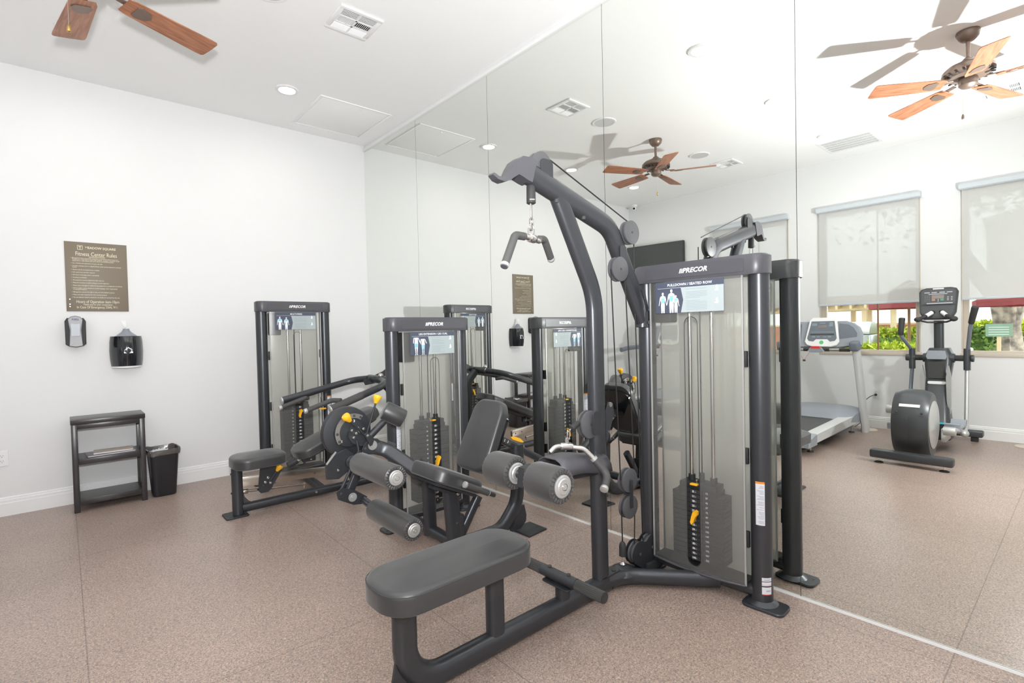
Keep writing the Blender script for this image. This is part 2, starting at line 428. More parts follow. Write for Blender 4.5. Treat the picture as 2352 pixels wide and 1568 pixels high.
def struct(b, name, parent=None):
    o = b.build(name, parent)
    if parent is None: o['kind'] = 'structure'
    return o
def centre_origin(o):
    """put the origin of a single-mesh thing at the middle of its base"""
    me = o.data; c = [v.co for v in me.vertices]
    m_ = V(((min(q.x for q in c) + max(q.x for q in c)) / 2, (min(q.y for q in c) + max(q.y for q in c)) / 2, min(q.z for q in c)))
    for v in me.vertices: v.co -= m_
    o.location = m_; return o

X, Y, Z = V((1, 0, 0)), V((0, 1, 0)), V((0, 0, 1))
HC = 3.3825          # ceiling height
WX = -4.92           # window wall
YB = -8.0            # wall behind the camera
HM = 3.3226          # top of the mirrors

# ------------------------------------------------------------ the room
b = B('rubber_floor'); b.bx(WX - .16, 0.16, YB - .1, 0.1, -.06, 0); struct(b, 'floor')
b = B('ceiling_paint'); b.bx(WX - .16, 0.16, YB - .1, 0.1, HC, HC + .08); struct(b, 'ceiling')
b = B('wall_paint'); b.bx(WX - .16, 0.16, 0, .12, 0, HC); struct(b, 'wall_back')
b = B('wall_paint'); b.bx(0.004, .14, YB, 0, 0, HC); struct(b, 'wall_right')
b = B('wall_paint'); b.bx(WX - .16, 0.16, YB - .12, YB, 0, HC); struct(b, 'wall_front')
WINS = [(-1.53, -2.61), (-2.985, -4.04), (-4.40, -5.46)]
WZ0, WZ1 = 0.93, 2.74
b = B('wall_paint')
ys = [0.0] + [q for w in WINS for q in w] + [YB]
for a, c in zip(ys[0::2], ys[1::2]): b.bx(WX - .16, WX, c, a, 0, HC)
for a, c in WINS: b.bx(WX - .16, WX, c, a, 0, WZ0); b.bx(WX - .16, WX, c, a, WZ1, HC)
struct(b, 'wall_left')
# baseboards with two stepped mouldings
def baseboard(name, p, d, n):
    b = B('trim_paint'); prof = [(0, 0), (.016, 0), (.016, .095), (.0135, .099), (.0135, .118), (.009, .123), (.009, .133), (.004, .139), (0, .14)]
    vs = []; fs = []; k = len(prof)
    for q in (V(p), V(p) + V(d)): vs += [q + V(n) * a + Z * h for a, h in prof]
    for i in range(k): fs.append((i, (i + 1) % k, (i + 1) % k + k, i + k))
    fs += [tuple(range(k)), tuple(range(2 * k - 1, k - 1, -1))]
    b.add(vs, fs); o = b.build(name, smooth=20); o['kind'] = 'structure'
baseboard('baseboard_back', (WX, 0, 0), (-WX - 0.005, 0, 0), (0, -1, 0))
baseboard('baseboard_left', (WX, YB, 0), (0, -YB, 0), (1, 0, 0))
# header strip above the mirrors and metal channel under them
b = B('trim_paint'); b.prism([(0, 0), (.022, 0), (.022, .018), (.016, .034), (.006, .050), (0, .0599)], (0, 0, HM), -X, Z, -8.0)
o = b.build('trim_1'); o['kind'] = 'structure'
b = B('trim_paint'); b.bx(-.012, 0, YB, 0, 0.0, .007); b.bx(-.012, -.0095, YB, 0, .007, .012); struct(b, 'trim_2')
seams = [0.0, -1.10, -2.193, -3.345, -4.461, -5.60]
lab = ['mirror panel in the room corner, showing the tall press tower', 'mirror panel second from the corner, behind the leg machine tower',
       'mirror panel third from the corner, behind the hanging pulldown grip', 'mirror panel fourth from the corner, behind the pulldown tower',
       'mirror panel at the right edge, showing the elliptical trainer and treadmill']
for i in range(5):
    b = B('mirror_glass'); y0, y1 = seams[i + 1] + .0014, seams[i] - .0014
    b.bx(-.006, 0.0, y0, y1, .0075, HM)
    tag(centre_origin(b.build('wall_mirror')), 'frameless floor-to-ceiling ' + lab[i], 'mirror', 'mirror panels covering the right wall')
b = B('vent_dark')
for y in seams[1:5]: b.bx(-.0015, 0.003, y - .0014, y + .0014, .0075, HM)
struct(b, 'trim_3')

# windows with pale frames, glass and a stool
for i, (a, c) in enumerate(WINS):
    b = B('beige_frame'); f = .055; xo, xi = WX - .13, WX - .055
    b.bx(xo, xi, a - f, a, WZ0, WZ1); b.bx(xo, xi, c, c + f, WZ0, WZ1); b.bx(xo, xi, c + f, a - f, WZ0, WZ0 + f * .5); b.bx(xo, xi, c + f, a - f, WZ1 - f, WZ1)
    if i < 2: b.use('post_brown').bx(xo + .02, xi - .03, c + .43, c + .445, WZ0, WZ1)
    # casing lining the opening
    b.use('beige_frame'); b.bx(xi, WX + .003, a - .012, a, WZ0, WZ1); b.bx(xi, WX + .003, c, c + .012, WZ0, WZ1); b.bx(xi, WX + .004, c, a, WZ0 - .0, WZ0 + .012)
    w = b.build('window_%d' % (i + 1)); w['kind'] = 'structure'
    g = B('window_glass'); g.bx(WX - .1, WX - .094, c + f, a - f, WZ0 + f * .5, WZ1 - f); g.build('pane', w)
    s_ = B('beige_frame'); s_.bx(WX - .05, WX + .012, c - .01, a + .01, WZ0 - .035, WZ0 + .004, bev=.003); s_.build('sill', w)
    pos = ['farthest roller shade, over the window nearest the television', 'middle roller shade, drawn down behind the treadmill', 'nearest roller shade, drawn down behind the elliptical trainer'][i]
    t = thing('roller_shade', 'pale grey ' + pos, 'roller shade', (WX, (a + c) / 2, 1.52), 'roller shades on the window wall')
    v = B('valance'); v.prism([(0, 0), (.055, 0), (.07, .012), (.07, .055), (.055, .07), (0, .07)], (WX, c - .015, 2.725), X, Z, -(a - c + .03)); v.build('cassette', t)
    cl = B('shade_cloth'); n = 12; vs = []; fs = []
    for k in range(n + 1):
        zz = 1.545 + (2.735 - 1.545) * k / n; xx = WX + .03 + .0015 * sin(k * 1.7)
        vs += [(xx, c + .008, zz), (xx, a - .008, zz)]
    for k in range(n): fs.append((2 * k, 2 * k + 1, 2 * k + 3, 2 * k + 2))
    cl.add(vs, fs); cl.build('fabric', t)
    hb = B('valance'); hb.bx(WX + .022, WX + .036, c + .008, a - .008, 1.52, 1.547, bev=.004); hb.build('bottom_bar', t)

# ------------------------------------------------------------ ceiling fittings
def ring_light(x, y, label):
    t = thing('recessed_ceiling_light', label, 'ceiling light', (x, y, HC - .012), 'recessed ceiling lights')
    b = B('white_plastic'); b.lathe([(.062, .008), (.066, 0), (.088, .002), (.095, .0115), (.06, .0115)], (x, y, HC - .012), n=36); b.build('trim_ring', t)
    b = B('can_lamp'); b.lathe([(0, .0085), (.062, .0085), (.062, .0112), (0, .0112)], (x, y, HC - .012), n=32); b.build('lens', t)
lx = {-1.10: 'nearest the mirror', -2.482: 'in the middle column', -3.86: 'nearest the window wall'}
ly = {-0.86: 'by the corner end wall', -3.41: 'in mid room', -5.96: 'behind the camera'}
for y in ly:
    for x in lx: ring_light(x, y, 'round white recessed ceiling light ' + lx[x] + ', ' + ly[y])
def speaker(x, y, label):
    t = thing('ceiling_speaker', label, 'speaker', (x, y, HC - .01), 'round ceiling speakers')
    b = B('white_plastic'); b.lathe([(.098, .002), (.103, 0), (.118, .002), (.122, .0095), (.098, .0095)], (x, y, HC - .01), n=40); b.build('rim', t)
    b = B('speaker_cloth'); b.lathe([(0, .003), (.098, .003), (.098, .0095), (0, .0095)], (x, y, HC - .01), n=36); b.build('grille', t)
speaker(-1.60, -2.10, 'round ceiling speaker beside the square vent near the mirror')
speaker(-3.32, -2.19, 'round ceiling speaker beyond the farther fan, reflected beside its blade')
def vent(x, y, s, label):
    t = thing('ceiling_vent', label, 'ceiling vent', (x, y, HC - .014), 'square ceiling air vents')
    z0 = HC - .014; b = B('white_plastic'); f = .03; h = s / 2
    for q in ((-h, h, h - f, h), (-h, h, -h, -h + f), (-h, -h + f, -h + f, h - f), (h - f, h, -h + f, h - f)): b.bx(x + q[0], x + q[1], y + q[2], y + q[3], z0, HC - .001, bev=.003)
    b.bx(x - .006, x + .006, y - h + f, y + h - f, z0 + .001, HC - .002)
    th = (s - 2 * f) / 3
    for k in (1, 2): b.bx(x - h + f, x + h - f, y - h + f + th * k - .005, y - h + f + th * k + .005, z0 + .001, HC - .002)
    b.build('frame', t)
    b = B('vent_dark'); b.bx(x - h + f, x + h - f, y - h + f, y + h - f, HC - .003, HC - .001); b.build('duct_opening', t)
    b = B('white_plastic')
    for sx in (-1, 1):
        x0 = x - h + f if sx < 0 else x + .006; x1 = x - .006 if sx < 0 else x + h - f
        for row in range(3):
            ya = y - h + f + th * row + .005; yb = ya + th - .010
            if row == 1:
                for k in range(9):
                    xc = x0 + (x1 - x0) * (k + .5) / 9
                    b.box((xc, (ya + yb) / 2, z0 + .006), (.0022, yb - ya, .011), rot=Matrix.Rotation(radians(35 * sx), 3, 'Y'))
            else:
                for k in range(6):
                    yc = ya + (yb - ya) * (k + .5) / 6
                    b.box(((x0 + x1) / 2, yc, z0 + .006), (x1 - x0, .0022, .014), rot=Matrix.Rotation(radians(-42 if row == 0 else 35), 3, 'X'))
    b.build('louvres', t)
vent(-1.065, -2.105, .29, 'square white ceiling vent near the mirror, seen directly overhead')
vent(-3.90, -2.25, .29, 'square white ceiling vent beyond the farther fan')
vent(-3.90, -4.82, .29, 'square white ceiling vent beyond the nearer fan')
# return-air grille and access hatch
t = thing('return_air_grille', 'large white return-air grille on the ceiling beside the window wall', 'air grille', (-4.32, -3.50, HC - .01))
b = B('white_plastic'); b.bx(-4.56, -4.08, -3.77, -3.745, HC - .01, HC); b.bx(-4.56, -4.08, -3.255, -3.23, HC - .01, HC); b.bx(-4.56, -4.535, -3.745, -3.255, HC - .01, HC); b.bx(-4.105, -4.08, -3.745, -3.255, HC - .01, HC); b.build('frame', t)
b = B('grille_grey'); b.bx(-4.535, -4.105, -3.745, -3.255, HC - .003, HC - .001); b.use('white_plastic')
for k in range(30): b.box((-4.32, -3.74 + .48 * (k + .5) / 30, HC - .006), (.43, .010, .0015), rot=Matrix.Rotation(radians(30), 3, 'X'))
for k in range(1, 5): b.bx(-4.535 + .43 * k / 5 - .003, -4.535 + .43 * k / 5 + .003, -3.745, -3.255, HC - .010, HC - .004)
b.build('louvres', t)
t = thing('ceiling_access_panel', 'white square access panel in the ceiling by the mirror corner', 'access panel', (-.5, -.575, HC - .008))
b = B('ceiling_paint'); x0, x1, y0, y1 = -.845, -.16, -.945, -.205; f = .022
b.bx(x0, x1, y0, y0 + f, HC - .008, HC, .002); b.bx(x0, x1, y1 - f, y1, HC - .008, HC, .002); b.bx(x0, x0 + f, y0 + f, y1 - f, HC - .008, HC, .002); b.bx(x1 - f, x1, y0 + f, y1 - f, HC - .008, HC, .002); b.build('frame', t)
b = B('ceiling_paint'); b.bx(x0 + f + .004, x1 - f - .004, y0 + f + .004, y1 - f - .004, HC - .005, HC - .0005, .001); b.build('door', t)
b = B('white_plastic'); b.cyl((-.45, y0 + .06, HC - .011), (-.45, y0 + .06, HC - .004), .008); b.build('latch', t)
# security camera in the far corner
t = thing('security_camera', 'small white dome security camera in the corner above the television', 'camera', (-4.80, -.20, HC - .09))
b = B('white_plastic'); b.lathe([(0, 0), (.05, 0), (.052, -.02), (.045, -.035), (0, -.035)], (-4.80, -.20, HC)); b.build('base', t)
b = B('white_plastic'); b.ball((-4.80, -.20, HC - .052), .036); b.build('housing', t)
b = B('black_gloss'); dv = V((.75, -.35, -.35)).normalized(); b.cyl(V((-4.80, -.20, HC - .052)) + dv * .026, V((-4.80, -.20, HC - .052)) + dv * .038, .017); b.build('lens', t)

# ------------------------------------------------------------ ceiling fans
def fan(cx, cy, off, label):
    t = thing('ceiling_fan', label, 'ceiling fan', (cx, cy, 2.75), 'five-blade ceiling fans')
    o = V((cx, cy, 0))
    b = B('bronze'); b.lathe([(.068, HC), (.070, HC - .012), (.062, HC - .045), (.040, HC - .068), (.016, HC - .074), (0, HC - .074)], o); b.build('canopy', t)
    b = B('bronze'); b.cyl(o + Z * 3.17, o + Z * (HC - .07), .013); b.lathe([(.013, 3.20), (.032, 3.185), (.034, 3.165), (0, 3.16)], o); b.build('downrod', t)
    b = B('bronze'); b.lathe([(0, 3.175), (.045, 3.172), (.075, 3.155), (.125, 3.135), (.150, 3.108), (.152, 3.085), (.125, 3.068), (.118, 3.058), (.060, 3.050), (0, 3.05)], o, n=40)
    for k in range(20):
        a = 2 * pi * k / 20; b.use('vent_dark'); b.box(o + V((.135 * cos(a), .135 * sin(a), 3.066)), (.030, .010, .010), rot=Matrix.Rotation(a, 3, 'Z'))
    b.build('motor_housing', t)
    b = B('bronze'); b.lathe([(0, 3.052), (.052, 3.05), (.058, 3.035), (.055, 2.998), (.040, 2.982), (.012, 2.975), (0, 2.975)], o); b.build('switch_cup', t)
    for k in range(5):
        a = radians(off + 72 * k); d = V((cos(a), sin(a), 0)); e_ = V((-sin(a), cos(a), 0))
        tilt = Matrix.Rotation(radians(-12), 3, d); ee = tilt @ e_; nn = tilt @ Z
        b = B('blade_wood'); poly = [(.150, -.050), (.185, -.060), (.58, -.076), (.612, -.074), (.622, -.064), (.625, 0), (.622, .064), (.612, .074), (.58, .076), (.185, .060), (.150, .050)]
        # length along local x so the grain runs with the blade
        me_o = V((0, 0, 3.014)); b.prism(poly, V((0, 0, 0)), X, Y, .006, bev=.0012)
        M = Matrix((d, ee, nn)).transposed().to_4x4(); M.translation = o + me_o
        bl = b.build('blade', None); bl.parent = t; bl.matrix_local = Matrix.Translation(-V(t['_b'])) @ M
        b = B('bronze'); b.oval([o + V((0, 0, 3.032)) + d * .10, o + V((0, 0, 3.026)) + d * .19, o + me_o + d * .215 + nn * .0], .030, .008, ee, R=.02)
        b.prism([(.20, -.034), (.222, -.046), (.27, -.030), (.285, 0), (.27, .030), (.222, .046), (.20, .034)], o + me_o - nn * .005, d, ee, .0045, bev=.001)
        b.build('blade_arm', t)
    b = B('brushed_metal'); q = o + V((-.085, .040, .055)); b.tube([q + Z * 2.76, q + Z * 2.925, o + V((-.045, .033, 2.995))], .0012, R=.01, n=6); c_ = b.build('pull_chain', t)
    b = B('brass' if off < 40 else 'bronze'); b.lathe([(0, 2.73), (.008, 2.735), (.009, 2.75), (.005, 2.768), (0, 2.77)], q, n=12); b.build('pull_knob', c_)
fan(-2.40, -4.77, 53, 'bronze ceiling fan with light wood blades, reflected large at the mirror top right')
fan(-2.440, -2.150, 25, 'bronze ceiling fan with brown wood blades hanging at the top left, farther from the camera')

# ------------------------------------------------------------ back wall things
x0, x1, z0, z1 = -2.563, -2.167, 1.532, 2.087
t = thing('rules_sign', 'brown plastic fitness rules sign with cream lettering on the wall', 'sign', ((x0 + x1) / 2, -.004, z0))
b = B('sign_brown'); b.bx(x0, x1, -.007, -.0005, z0, z1, bev=.001); b.build('board', t)
b = B('sign_cream'); ySn = -.0075; H = z1 - z0; Wd = x1 - x0; T = lambda s, px, pz, size, **k: b.text(s, (x0 + Wd * px, ySn, z1 - H * pz), X, Z, size, **k)
T('MEADOW SQUARE', .57, .078, .026, bold=.012, width=.195); T('Fitness Center Rules', .50, .172, .046, width=.262)
b.bx(x0 + Wd * .375, x0 + Wd * .64, -.0077, ySn, z1 - H * .213, z1 - H * .207)
b.bx(x0 + Wd * .20, x0 + Wd * .285, -.0077, ySn, z1 - H * .052, z1 - H * .047); b.bx(x0 + Wd * .20, x0 + Wd * .285, -.0077, ySn, z1 - H * .110, z1 - H * .105)
b.bx(x0 + Wd * .20, x0 + Wd * .207, -.0077, ySn, z1 - H * .110, z1 - H * .047); b.bx(x0 + Wd * .278, x0 + Wd * .285, -.0077, ySn, z1 - H * .110, z1 - H * .047)
b.bx(x0 + Wd * .239, x0 + Wd * .247, -.0077, ySn, z1 - H * .105, z1 - H * .065); b.bx(x0 + Wd * .222, x0 + Wd * .264, -.0077, ySn, z1 - H * .072, z1 - H * .062)
lines = [(.232, 'Management does not provide supervision in the fitness center at any time.', .735, 1), (.252, 'Residents are responsible to ensure that residents, occupants and guests use the', .755, 0), (.272, 'equipment in a safe manner and use it only for its intended purpose.', .665, 0),
         (.307, 'Use of facility and equipment is at your own risk.', .475, 1), (.345, 'Consult a physician prior to using the fitness center and any equipment contained', .775, 1), (.365, 'therein.', .07, 0),
         (.400, 'Guests must be accompanied by a resident.', .425, 1), (.437, 'Soft soled shoes and shirt required.', .345, 1), (.475, 'NO food or beverage (water is permitted).', .415, 1), (.512, 'Smoking is prohibited.', .215, 1),
         (.550, 'All equipment must be wiped down after each use.', .495, 1), (.588, 'Please be courteous to others waiting to use the equipment.', .57, 1), (.627, 'Please report damaged or malfunctioning equipment to management immediately.', .79, 1),
         (.665, 'NO horseplay, loud or boisterous, profane language, other inappropriate', .705, 1), (.685, 'or disruptive behavior.', .215, 0), (.722, 'Management reserves the right to deny use of the facility to anyone.', .655, 1),
         (.760, 'Please use trash receptacles for their intended purpose.', .53, 1), (.798, 'No pets allowed. Assistive animals for the disabled are exempt from this rule.', .74, 1)]
for pz, s_, w_, bul in lines:
    vs, fs = text_mesh(s_, 0, .006, 'LEFT'); mx = max(q[0] for q in vs) - min(q[0] for q in vs); size = .0125
    b.text(s_, (x0 + Wd * .115, ySn, z1 - H * pz), X, Z, size, bold=.006, align='LEFT', width=Wd * w_)
    if bul: b.box((x0 + Wd * .098, ySn, z1 - H * pz), (.003, .0006, .003))
T('Hours of Operation 6am-10pm', .50, .862, .032, width=.272); T('Thank you for your cooperation.', .50, .902, .020, width=.188); T('In Case Of Emergency, DIAL 911.', .49, .942, .027, width=.262)
b.build('lettering', t)
b = B('brushed_metal')
for pz in (.83, .90, .935): b.cyl((x0 + .022, -.0075, z1 - H * pz), (x0 + .022, -.010, z1 - H * pz), .004, n=12)
b.build('screw', t)

cx = -2.515
t = thing('soap_dispenser', 'silver and black wall hand-sanitizer dispenser below the rules sign', 'dispenser', (cx, -.05, 1.25))
b = B('rubber'); b.prism([(-.062, .02), (-.045, .006), (0, -.004), (.045, .006), (.062, .02), (.064, .20), (.05, .225), (-.05, .225), (-.064, .20)], (cx, -.085, 1.25), X, Z, -.084, bev=.004); b.build('housing', t)
b = B('silver_body'); b.prism([(-.040, .008), (0, -.001), (.040, .008), (.036, .07), (.034, .13), (.044, .215), (.030, .235), (0, .243), (-.030, .235), (-.044, .215), (-.034, .13), (-.036, .07)], (cx, -.100, 1.25), X, Z, -.016, bev=.006)
b.use('black_gloss').cyl((cx - .02, -.101, 1.27), (cx - .02, -.099, 1.27), .0035, n=10); fp = b.build('front_cover', t)
b = B('smoke_window'); b.prism([(-.027, .082), (.025, .082), (.029, .185), (.012, .180), (-.010, .180), (-.030, .185)], (cx, -.103, 1.25), X, Z, -.004, bev=.001); b.build('window', fp)
b = B('purple_ink'); b.text('PURELL', (cx, -.1015, 1.463), X, Z, .019, shear=.3, bold=.03, width=.045); b.build('logo', fp)

cx = -2.195
t = thing('wipes_dispenser', 'glossy black bow-fronted wipes dispenser with a wipe poking out on top', 'dispenser', (cx, -.08, 1.07))
def bow(hw, dep, n=12): return [(-hw, 0)] + [(hw * (-1 + 2 * k / n), -dep * (1 - (abs(-1 + 2 * k / n)) ** 2.4) - .03) for k in range(n + 1)] + [(hw, 0)]
def lofty(mat_, levels):
    b = B(mat_); vs = []; fs = []; P = None
    for z, hw, dp in levels:
        q = bow(hw, dp); P = len(q); vs += [(cx + a, -.003 + c, z) for a, c in q]
    for i in range(len(levels) - 1):
        for j in range(P): a = i * P + j; c = i * P + (j + 1) % P; fs.append((a, c, c + P, a + P))
    fs += [tuple(range(P - 1, -1, -1)), tuple((len(levels) - 1) * P + j for j in range(P))]
    return b.add(vs, fs)
b = lofty('black_gloss', [(1.078, .103, .100), (1.13, .110, .112), (1.20, .113, .118), (1.28, .110, .112), (1.325, .104, .100)]); b.build('shell', t)
b = lofty('white_plastic', [(1.064, .100, .098), (1.078, .102, .100)]); b.build('base_rim', t)
b = B('smoke_window'); b.lathe([(.075, 1.325), (.060, 1.338), (.035, 1.358), (.022, 1.378), (.022, 1.386), (.012, 1.386), (.010, 1.36), (0, 1.36)], (cx, -.062, 0), n=28); b.build('spout', t)
b = B('logo_white'); 
for q in ([(-.030, 0), (.030, 0), (.030, .012), (-.030, .012)], [(-.026, .014), (.026, .014), (.026, .020), (-.026, .020)], [(-.030, .024), (0, .050), (.030, .024), (.022, .024), (0, .042), (-.022, .024)]):
    b.prism(q, (cx + .004, -.149, 1.185), X, Z, -.0012)
b.build('emblem', t)
b = B('tissue'); vs = []; fs = []
for k in range(7):
    z = 1.375 + .013 * k; w = .004 + .0026 * k; q = cx - .002 * k - .003
    vs += [(q - w, -.062 + .006 * sin(k), z), (q, -.062 - .010 + .003 * k, z + .002), (q + w, -.062 + .005 * cos(k), z + (.004 if k % 2 else 0))]
for k in range(6):
    for j in range(2): a = 3 * k + j; fs.append((a, a + 1, a + 4, a + 3))
b.add(vs, fs); tag(centre_origin(b.build('wipe')), 'white wipe sticking up from the black wipes dispenser', 'wipe')

# wooden shelf unit with two magazines
X0, X1, Y0, Y1 = -2.568, -2.118, -.335, -.045
t = thing('shelf_unit', 'small black-stained wooden shelf unit standing by the wall', 'shelf', ((X0 + X1) / 2, (Y0 + Y1) / 2, 0))
for sx, a in ((0, X0), (1, X1 - .036)):
    for c in (Y0, Y1 - .036): 
        b = B('shelf_black'); b.bx(a, a + .036, c, c + .036, 0, .665, bev=.003); b.build('leg', t)
b = B('shelf_black'); b.bx(X0 - .004, X1 + .004, Y0 - .004, Y1, .665, .700, bev=.004); b.build('top', t)
for zc in (.395, .090):
    b = B('shelf_black'); b.bx(X0 + .036, X1 - .036, Y0 + .02, Y1 - .004, zc - .003, zc + .007); b.bx(X0 + .036, X1 - .036, Y0 + .002, Y0 + .022, zc - .035, zc + .007, bev=.002); b.bx(X0 + .004, X0 + .022, Y0 + .036, Y1 - .036, zc - .035, zc + .007); b.bx(X1 - .022, X1 - .004, Y0 + .036, Y1 - .036, zc - .035, zc + .007)
    b.bx(X0 + .036, X1 - .036, Y1 - .02, Y1 - .004, zc - .035, zc - .003)
    b.build('shelf', t)
b = B('shelf_black'); b.bx(X0 + .036, X1 - .036, Y0 + .004, Y0 + .026, .628, .665, bev=.002); b.build('apron', t)
b = B('shelf_black'); b.bx(X0 + .036, X1 - .036, Y1 - .026, Y1 - .004, .628, .665); b.build('apron', t)
def booklet(c, w, h, t_, rz, mats, label):
    b = B(mats[0]); R_ = Matrix.Rotation(radians(rz), 3, 'Z'); c = V(c)
    b.box(c + Z * .001, (w, h, .002), rot=R_, bev=.0006); b.box(c + Z * (t_ - .001), (w, h, .002), rot=R_, bev=.0006)
    b.use('paper').box(c + Z * (t_ / 2), (w - .006, h - .006, t_ - .004), rot=R_)
    tag(centre_origin(b.build('magazine')), label, 'magazine', 'magazines on the shelf unit')
booklet((-2.335, -.20, .4025), .30, .19, .009, 4, ('cover_grey', ''), 'grey-covered magazine lying lowest on the middle shelf')
booklet((-2.315, -.19, .4120), .25, .15, .010, -3, ('cover_tan', ''), 'tan-covered magazine lying on top of the grey one')

# waste bin
cxb, cyb = -1.995, -.225
t = thing('waste_bin', 'black plastic waste bin with a dark liner beside the shelf unit', 'bin', (cxb, cyb, 0))
def binring(z, w, d, r): return [(cxb + a, cyb + c, z) for a, c in rrect(w, d, r, 5)]
def loft(b, rings, cap0=True, cap1=False):
    vs = sum(rings, []); P = len(rings[0]); fs = []
    for i in range(len(rings) - 1):
        for j in range(P): a = i * P + j; c = i * P + (j + 1) % P; fs.append((a, c, c + P, a + P))
    if cap0: fs.append(tuple(range(P - 1, -1, -1)))
    if cap1: fs.append(tuple((len(rings) - 1) * P + j for j in range(P)))
    return b.add(vs, fs)
b = B('bin_black'); loft(b, [binring(0, .145, .175, .03), binring(.008, .160, .19, .035), binring(.36, .205, .255, .04), binring(.375, .215, .265, .045), binring(.375, .205, .255, .04), binring(.30, .19, .235, .04), binring(.02, .15, .18, .03)], True, True); b.build('body', t)
b = B('bin_liner'); rg = []
for z, w, d in ((.345, .222, .272), (.37, .228, .278), (.388, .224, .274), (.386, .208, .256), (.34, .196, .240), (.28, .180, .224)):
    q = rrect(w, d, .05, 12); rg.append([(cxb + a + .003 * sin(9.1 * i + z * 90), cyb + c + .003 * cos(7.3 * i + z * 70), z + .004 * sin(5.7 * i)) for i, (a, c) in enumerate(q)])
loft(b, rg, False, True); b.build('liner', t)
b = B('paper'); vs = []; fs = []; n = 7
for i in range(n):
    for j in range(n): vs.append((cxb - .02 + (i - 3) * .020, cyb + (j - 3) * .022, .335 + .028 * abs(sin(i * 1.3 + j * .8)) + .02 * (1 - ((i - 3) ** 2 + (j - 3) ** 2) / 18)))
for i in range(n - 1):
    for j in range(n - 1): a = i * n + j; fs.append((a, a + 1, a + n + 1, a + n))
b.add(vs, fs); tag(centre_origin(b.build('crumpled_paper')), 'crumpled white paper towel inside the waste bin', 'paper')

# power outlets
def outlet(o, u, label, plug=False):
    n_ = V(u).cross(Z); 
    t = thing('power_outlet', label, 'outlet', o, 'white wall power outlets'); o = V(o)
    b = B('white_plastic'); b.prism(rrect(.07, .114, .006), o, u, Z, .006, bev=.0015); b.build('cover_plate', t)
    for k in (-1, 1):
        b = B('white_plastic'); q = o + n_ * .006 + Z * (.02 * k); b.prism(rrect(.034, .029, .012), q, u, Z, .0015)
        b.use('vent_dark'); q = q + n_ * .0016
        for s_ in (-1, 1): b.prism(rrect(.0022, .007, .001, 2), q + V(u) * (.0065 * s_) + Z * .003, u, Z, .0003)
        b.prism(circ(.0024, 8), q - Z * .008, u, Z, .0003); b.build('socket', t)
outlet((-2.962, 0, .43), (1, 0, 0), 'white double power outlet on the back wall at the left edge')
outlet((WX, -3.60, .423), (0, 1, 0), 'white power outlet under the windows with a black plug in it')

# ------------------------------------------------------------ weight towers
def silhouette(b, o, u, v, h, pose, tint):
    """small printed anatomy figure: white body with a blue muscle patch"""
    o = V(o); w_ = V(u).cross(V(v)).normalized()
    def P(poly, m_, k=0): b.use(m_).prism([(x * h, y * h) for x, y in poly], o + w_ * (.0003 + .0002 * k), u, v, .0002)
    def E_(cx_, cy_, rx, ry, m_, k=0): P([(cx_ + rx * cos(2 * pi * i / 14), cy_ + ry * sin(2 * pi * i / 14)) for i in range(14)], m_, k)
    W = 'figure_white'
    if pose != 'legs':
        E_(0, .90, .052, .068, W); P([(-.022, .80), (.022, .80), (.022, .86), (-.022, .86)], W)
        P([(-.02, .83), (-.13, .77), (-.105, .60), (-.085, .50), (-.10, .36), (-.085, 0), (-.02, 0), (0, .22), (.02, 0), (.085, 0), (.10, .36), (.085, .50), (.105, .60), (.13, .77), (.02, .83)], W)
        P([(-.13, .77), (-.165, .66), (-.185, .50), (-.215, .36), (-.19, .34), (-.15, .50), (-.115, .62)], W); P([(.13, .77), (.165, .66), (.175, .50), (.215, .36), (.185, .34), (.14, .50), (.115, .62)], W)
        if tint == 'chest': P([(-.11, .77), (.11, .77), (.095, .66), (0, .64), (-.095, .66)], 'figure_blue', 1)
        else: P([(-.085, .70), (.085, .70), (.065, .50), (0, .44), (-.065, .50)], 'figure_blue', 1)
    else:
        P([(-.11, .98), (.11, .98), (.10, .80), (.12, .66), (-.12, .66), (-.10, .80)], W)
        P([(-.12, .98), (-.17, .98), (-.20, .78), (-.205, .66), (-.17, .66), (-.15, .80)], W); P([(.12, .98), (.16, .96), (.24, .78), (.27, .70), (.24, .68), (.18, .78)], W)
        for s_ in (-1, 1): P([(s_ * .012, .66), (s_ * .12, .66), (s_ * .10, .42), (s_ * .085, .30), (s_ * .06, .06), (s_ * .10, 0), (s_ * .03, 0), (s_ * .025, .30), (s_ * .01, .42)], W)
        for s_ in (-1, 1): P([(s_ * .018, .64), (s_ * .112, .64), (s_ * .092, .42), (s_ * .018, .44)] if tint == 'thigh' else [(s_ * .02, .60), (s_ * .105, .60), (s_ * .075, .22), (s_ * .03, .24)], 'figure_blue', 1)

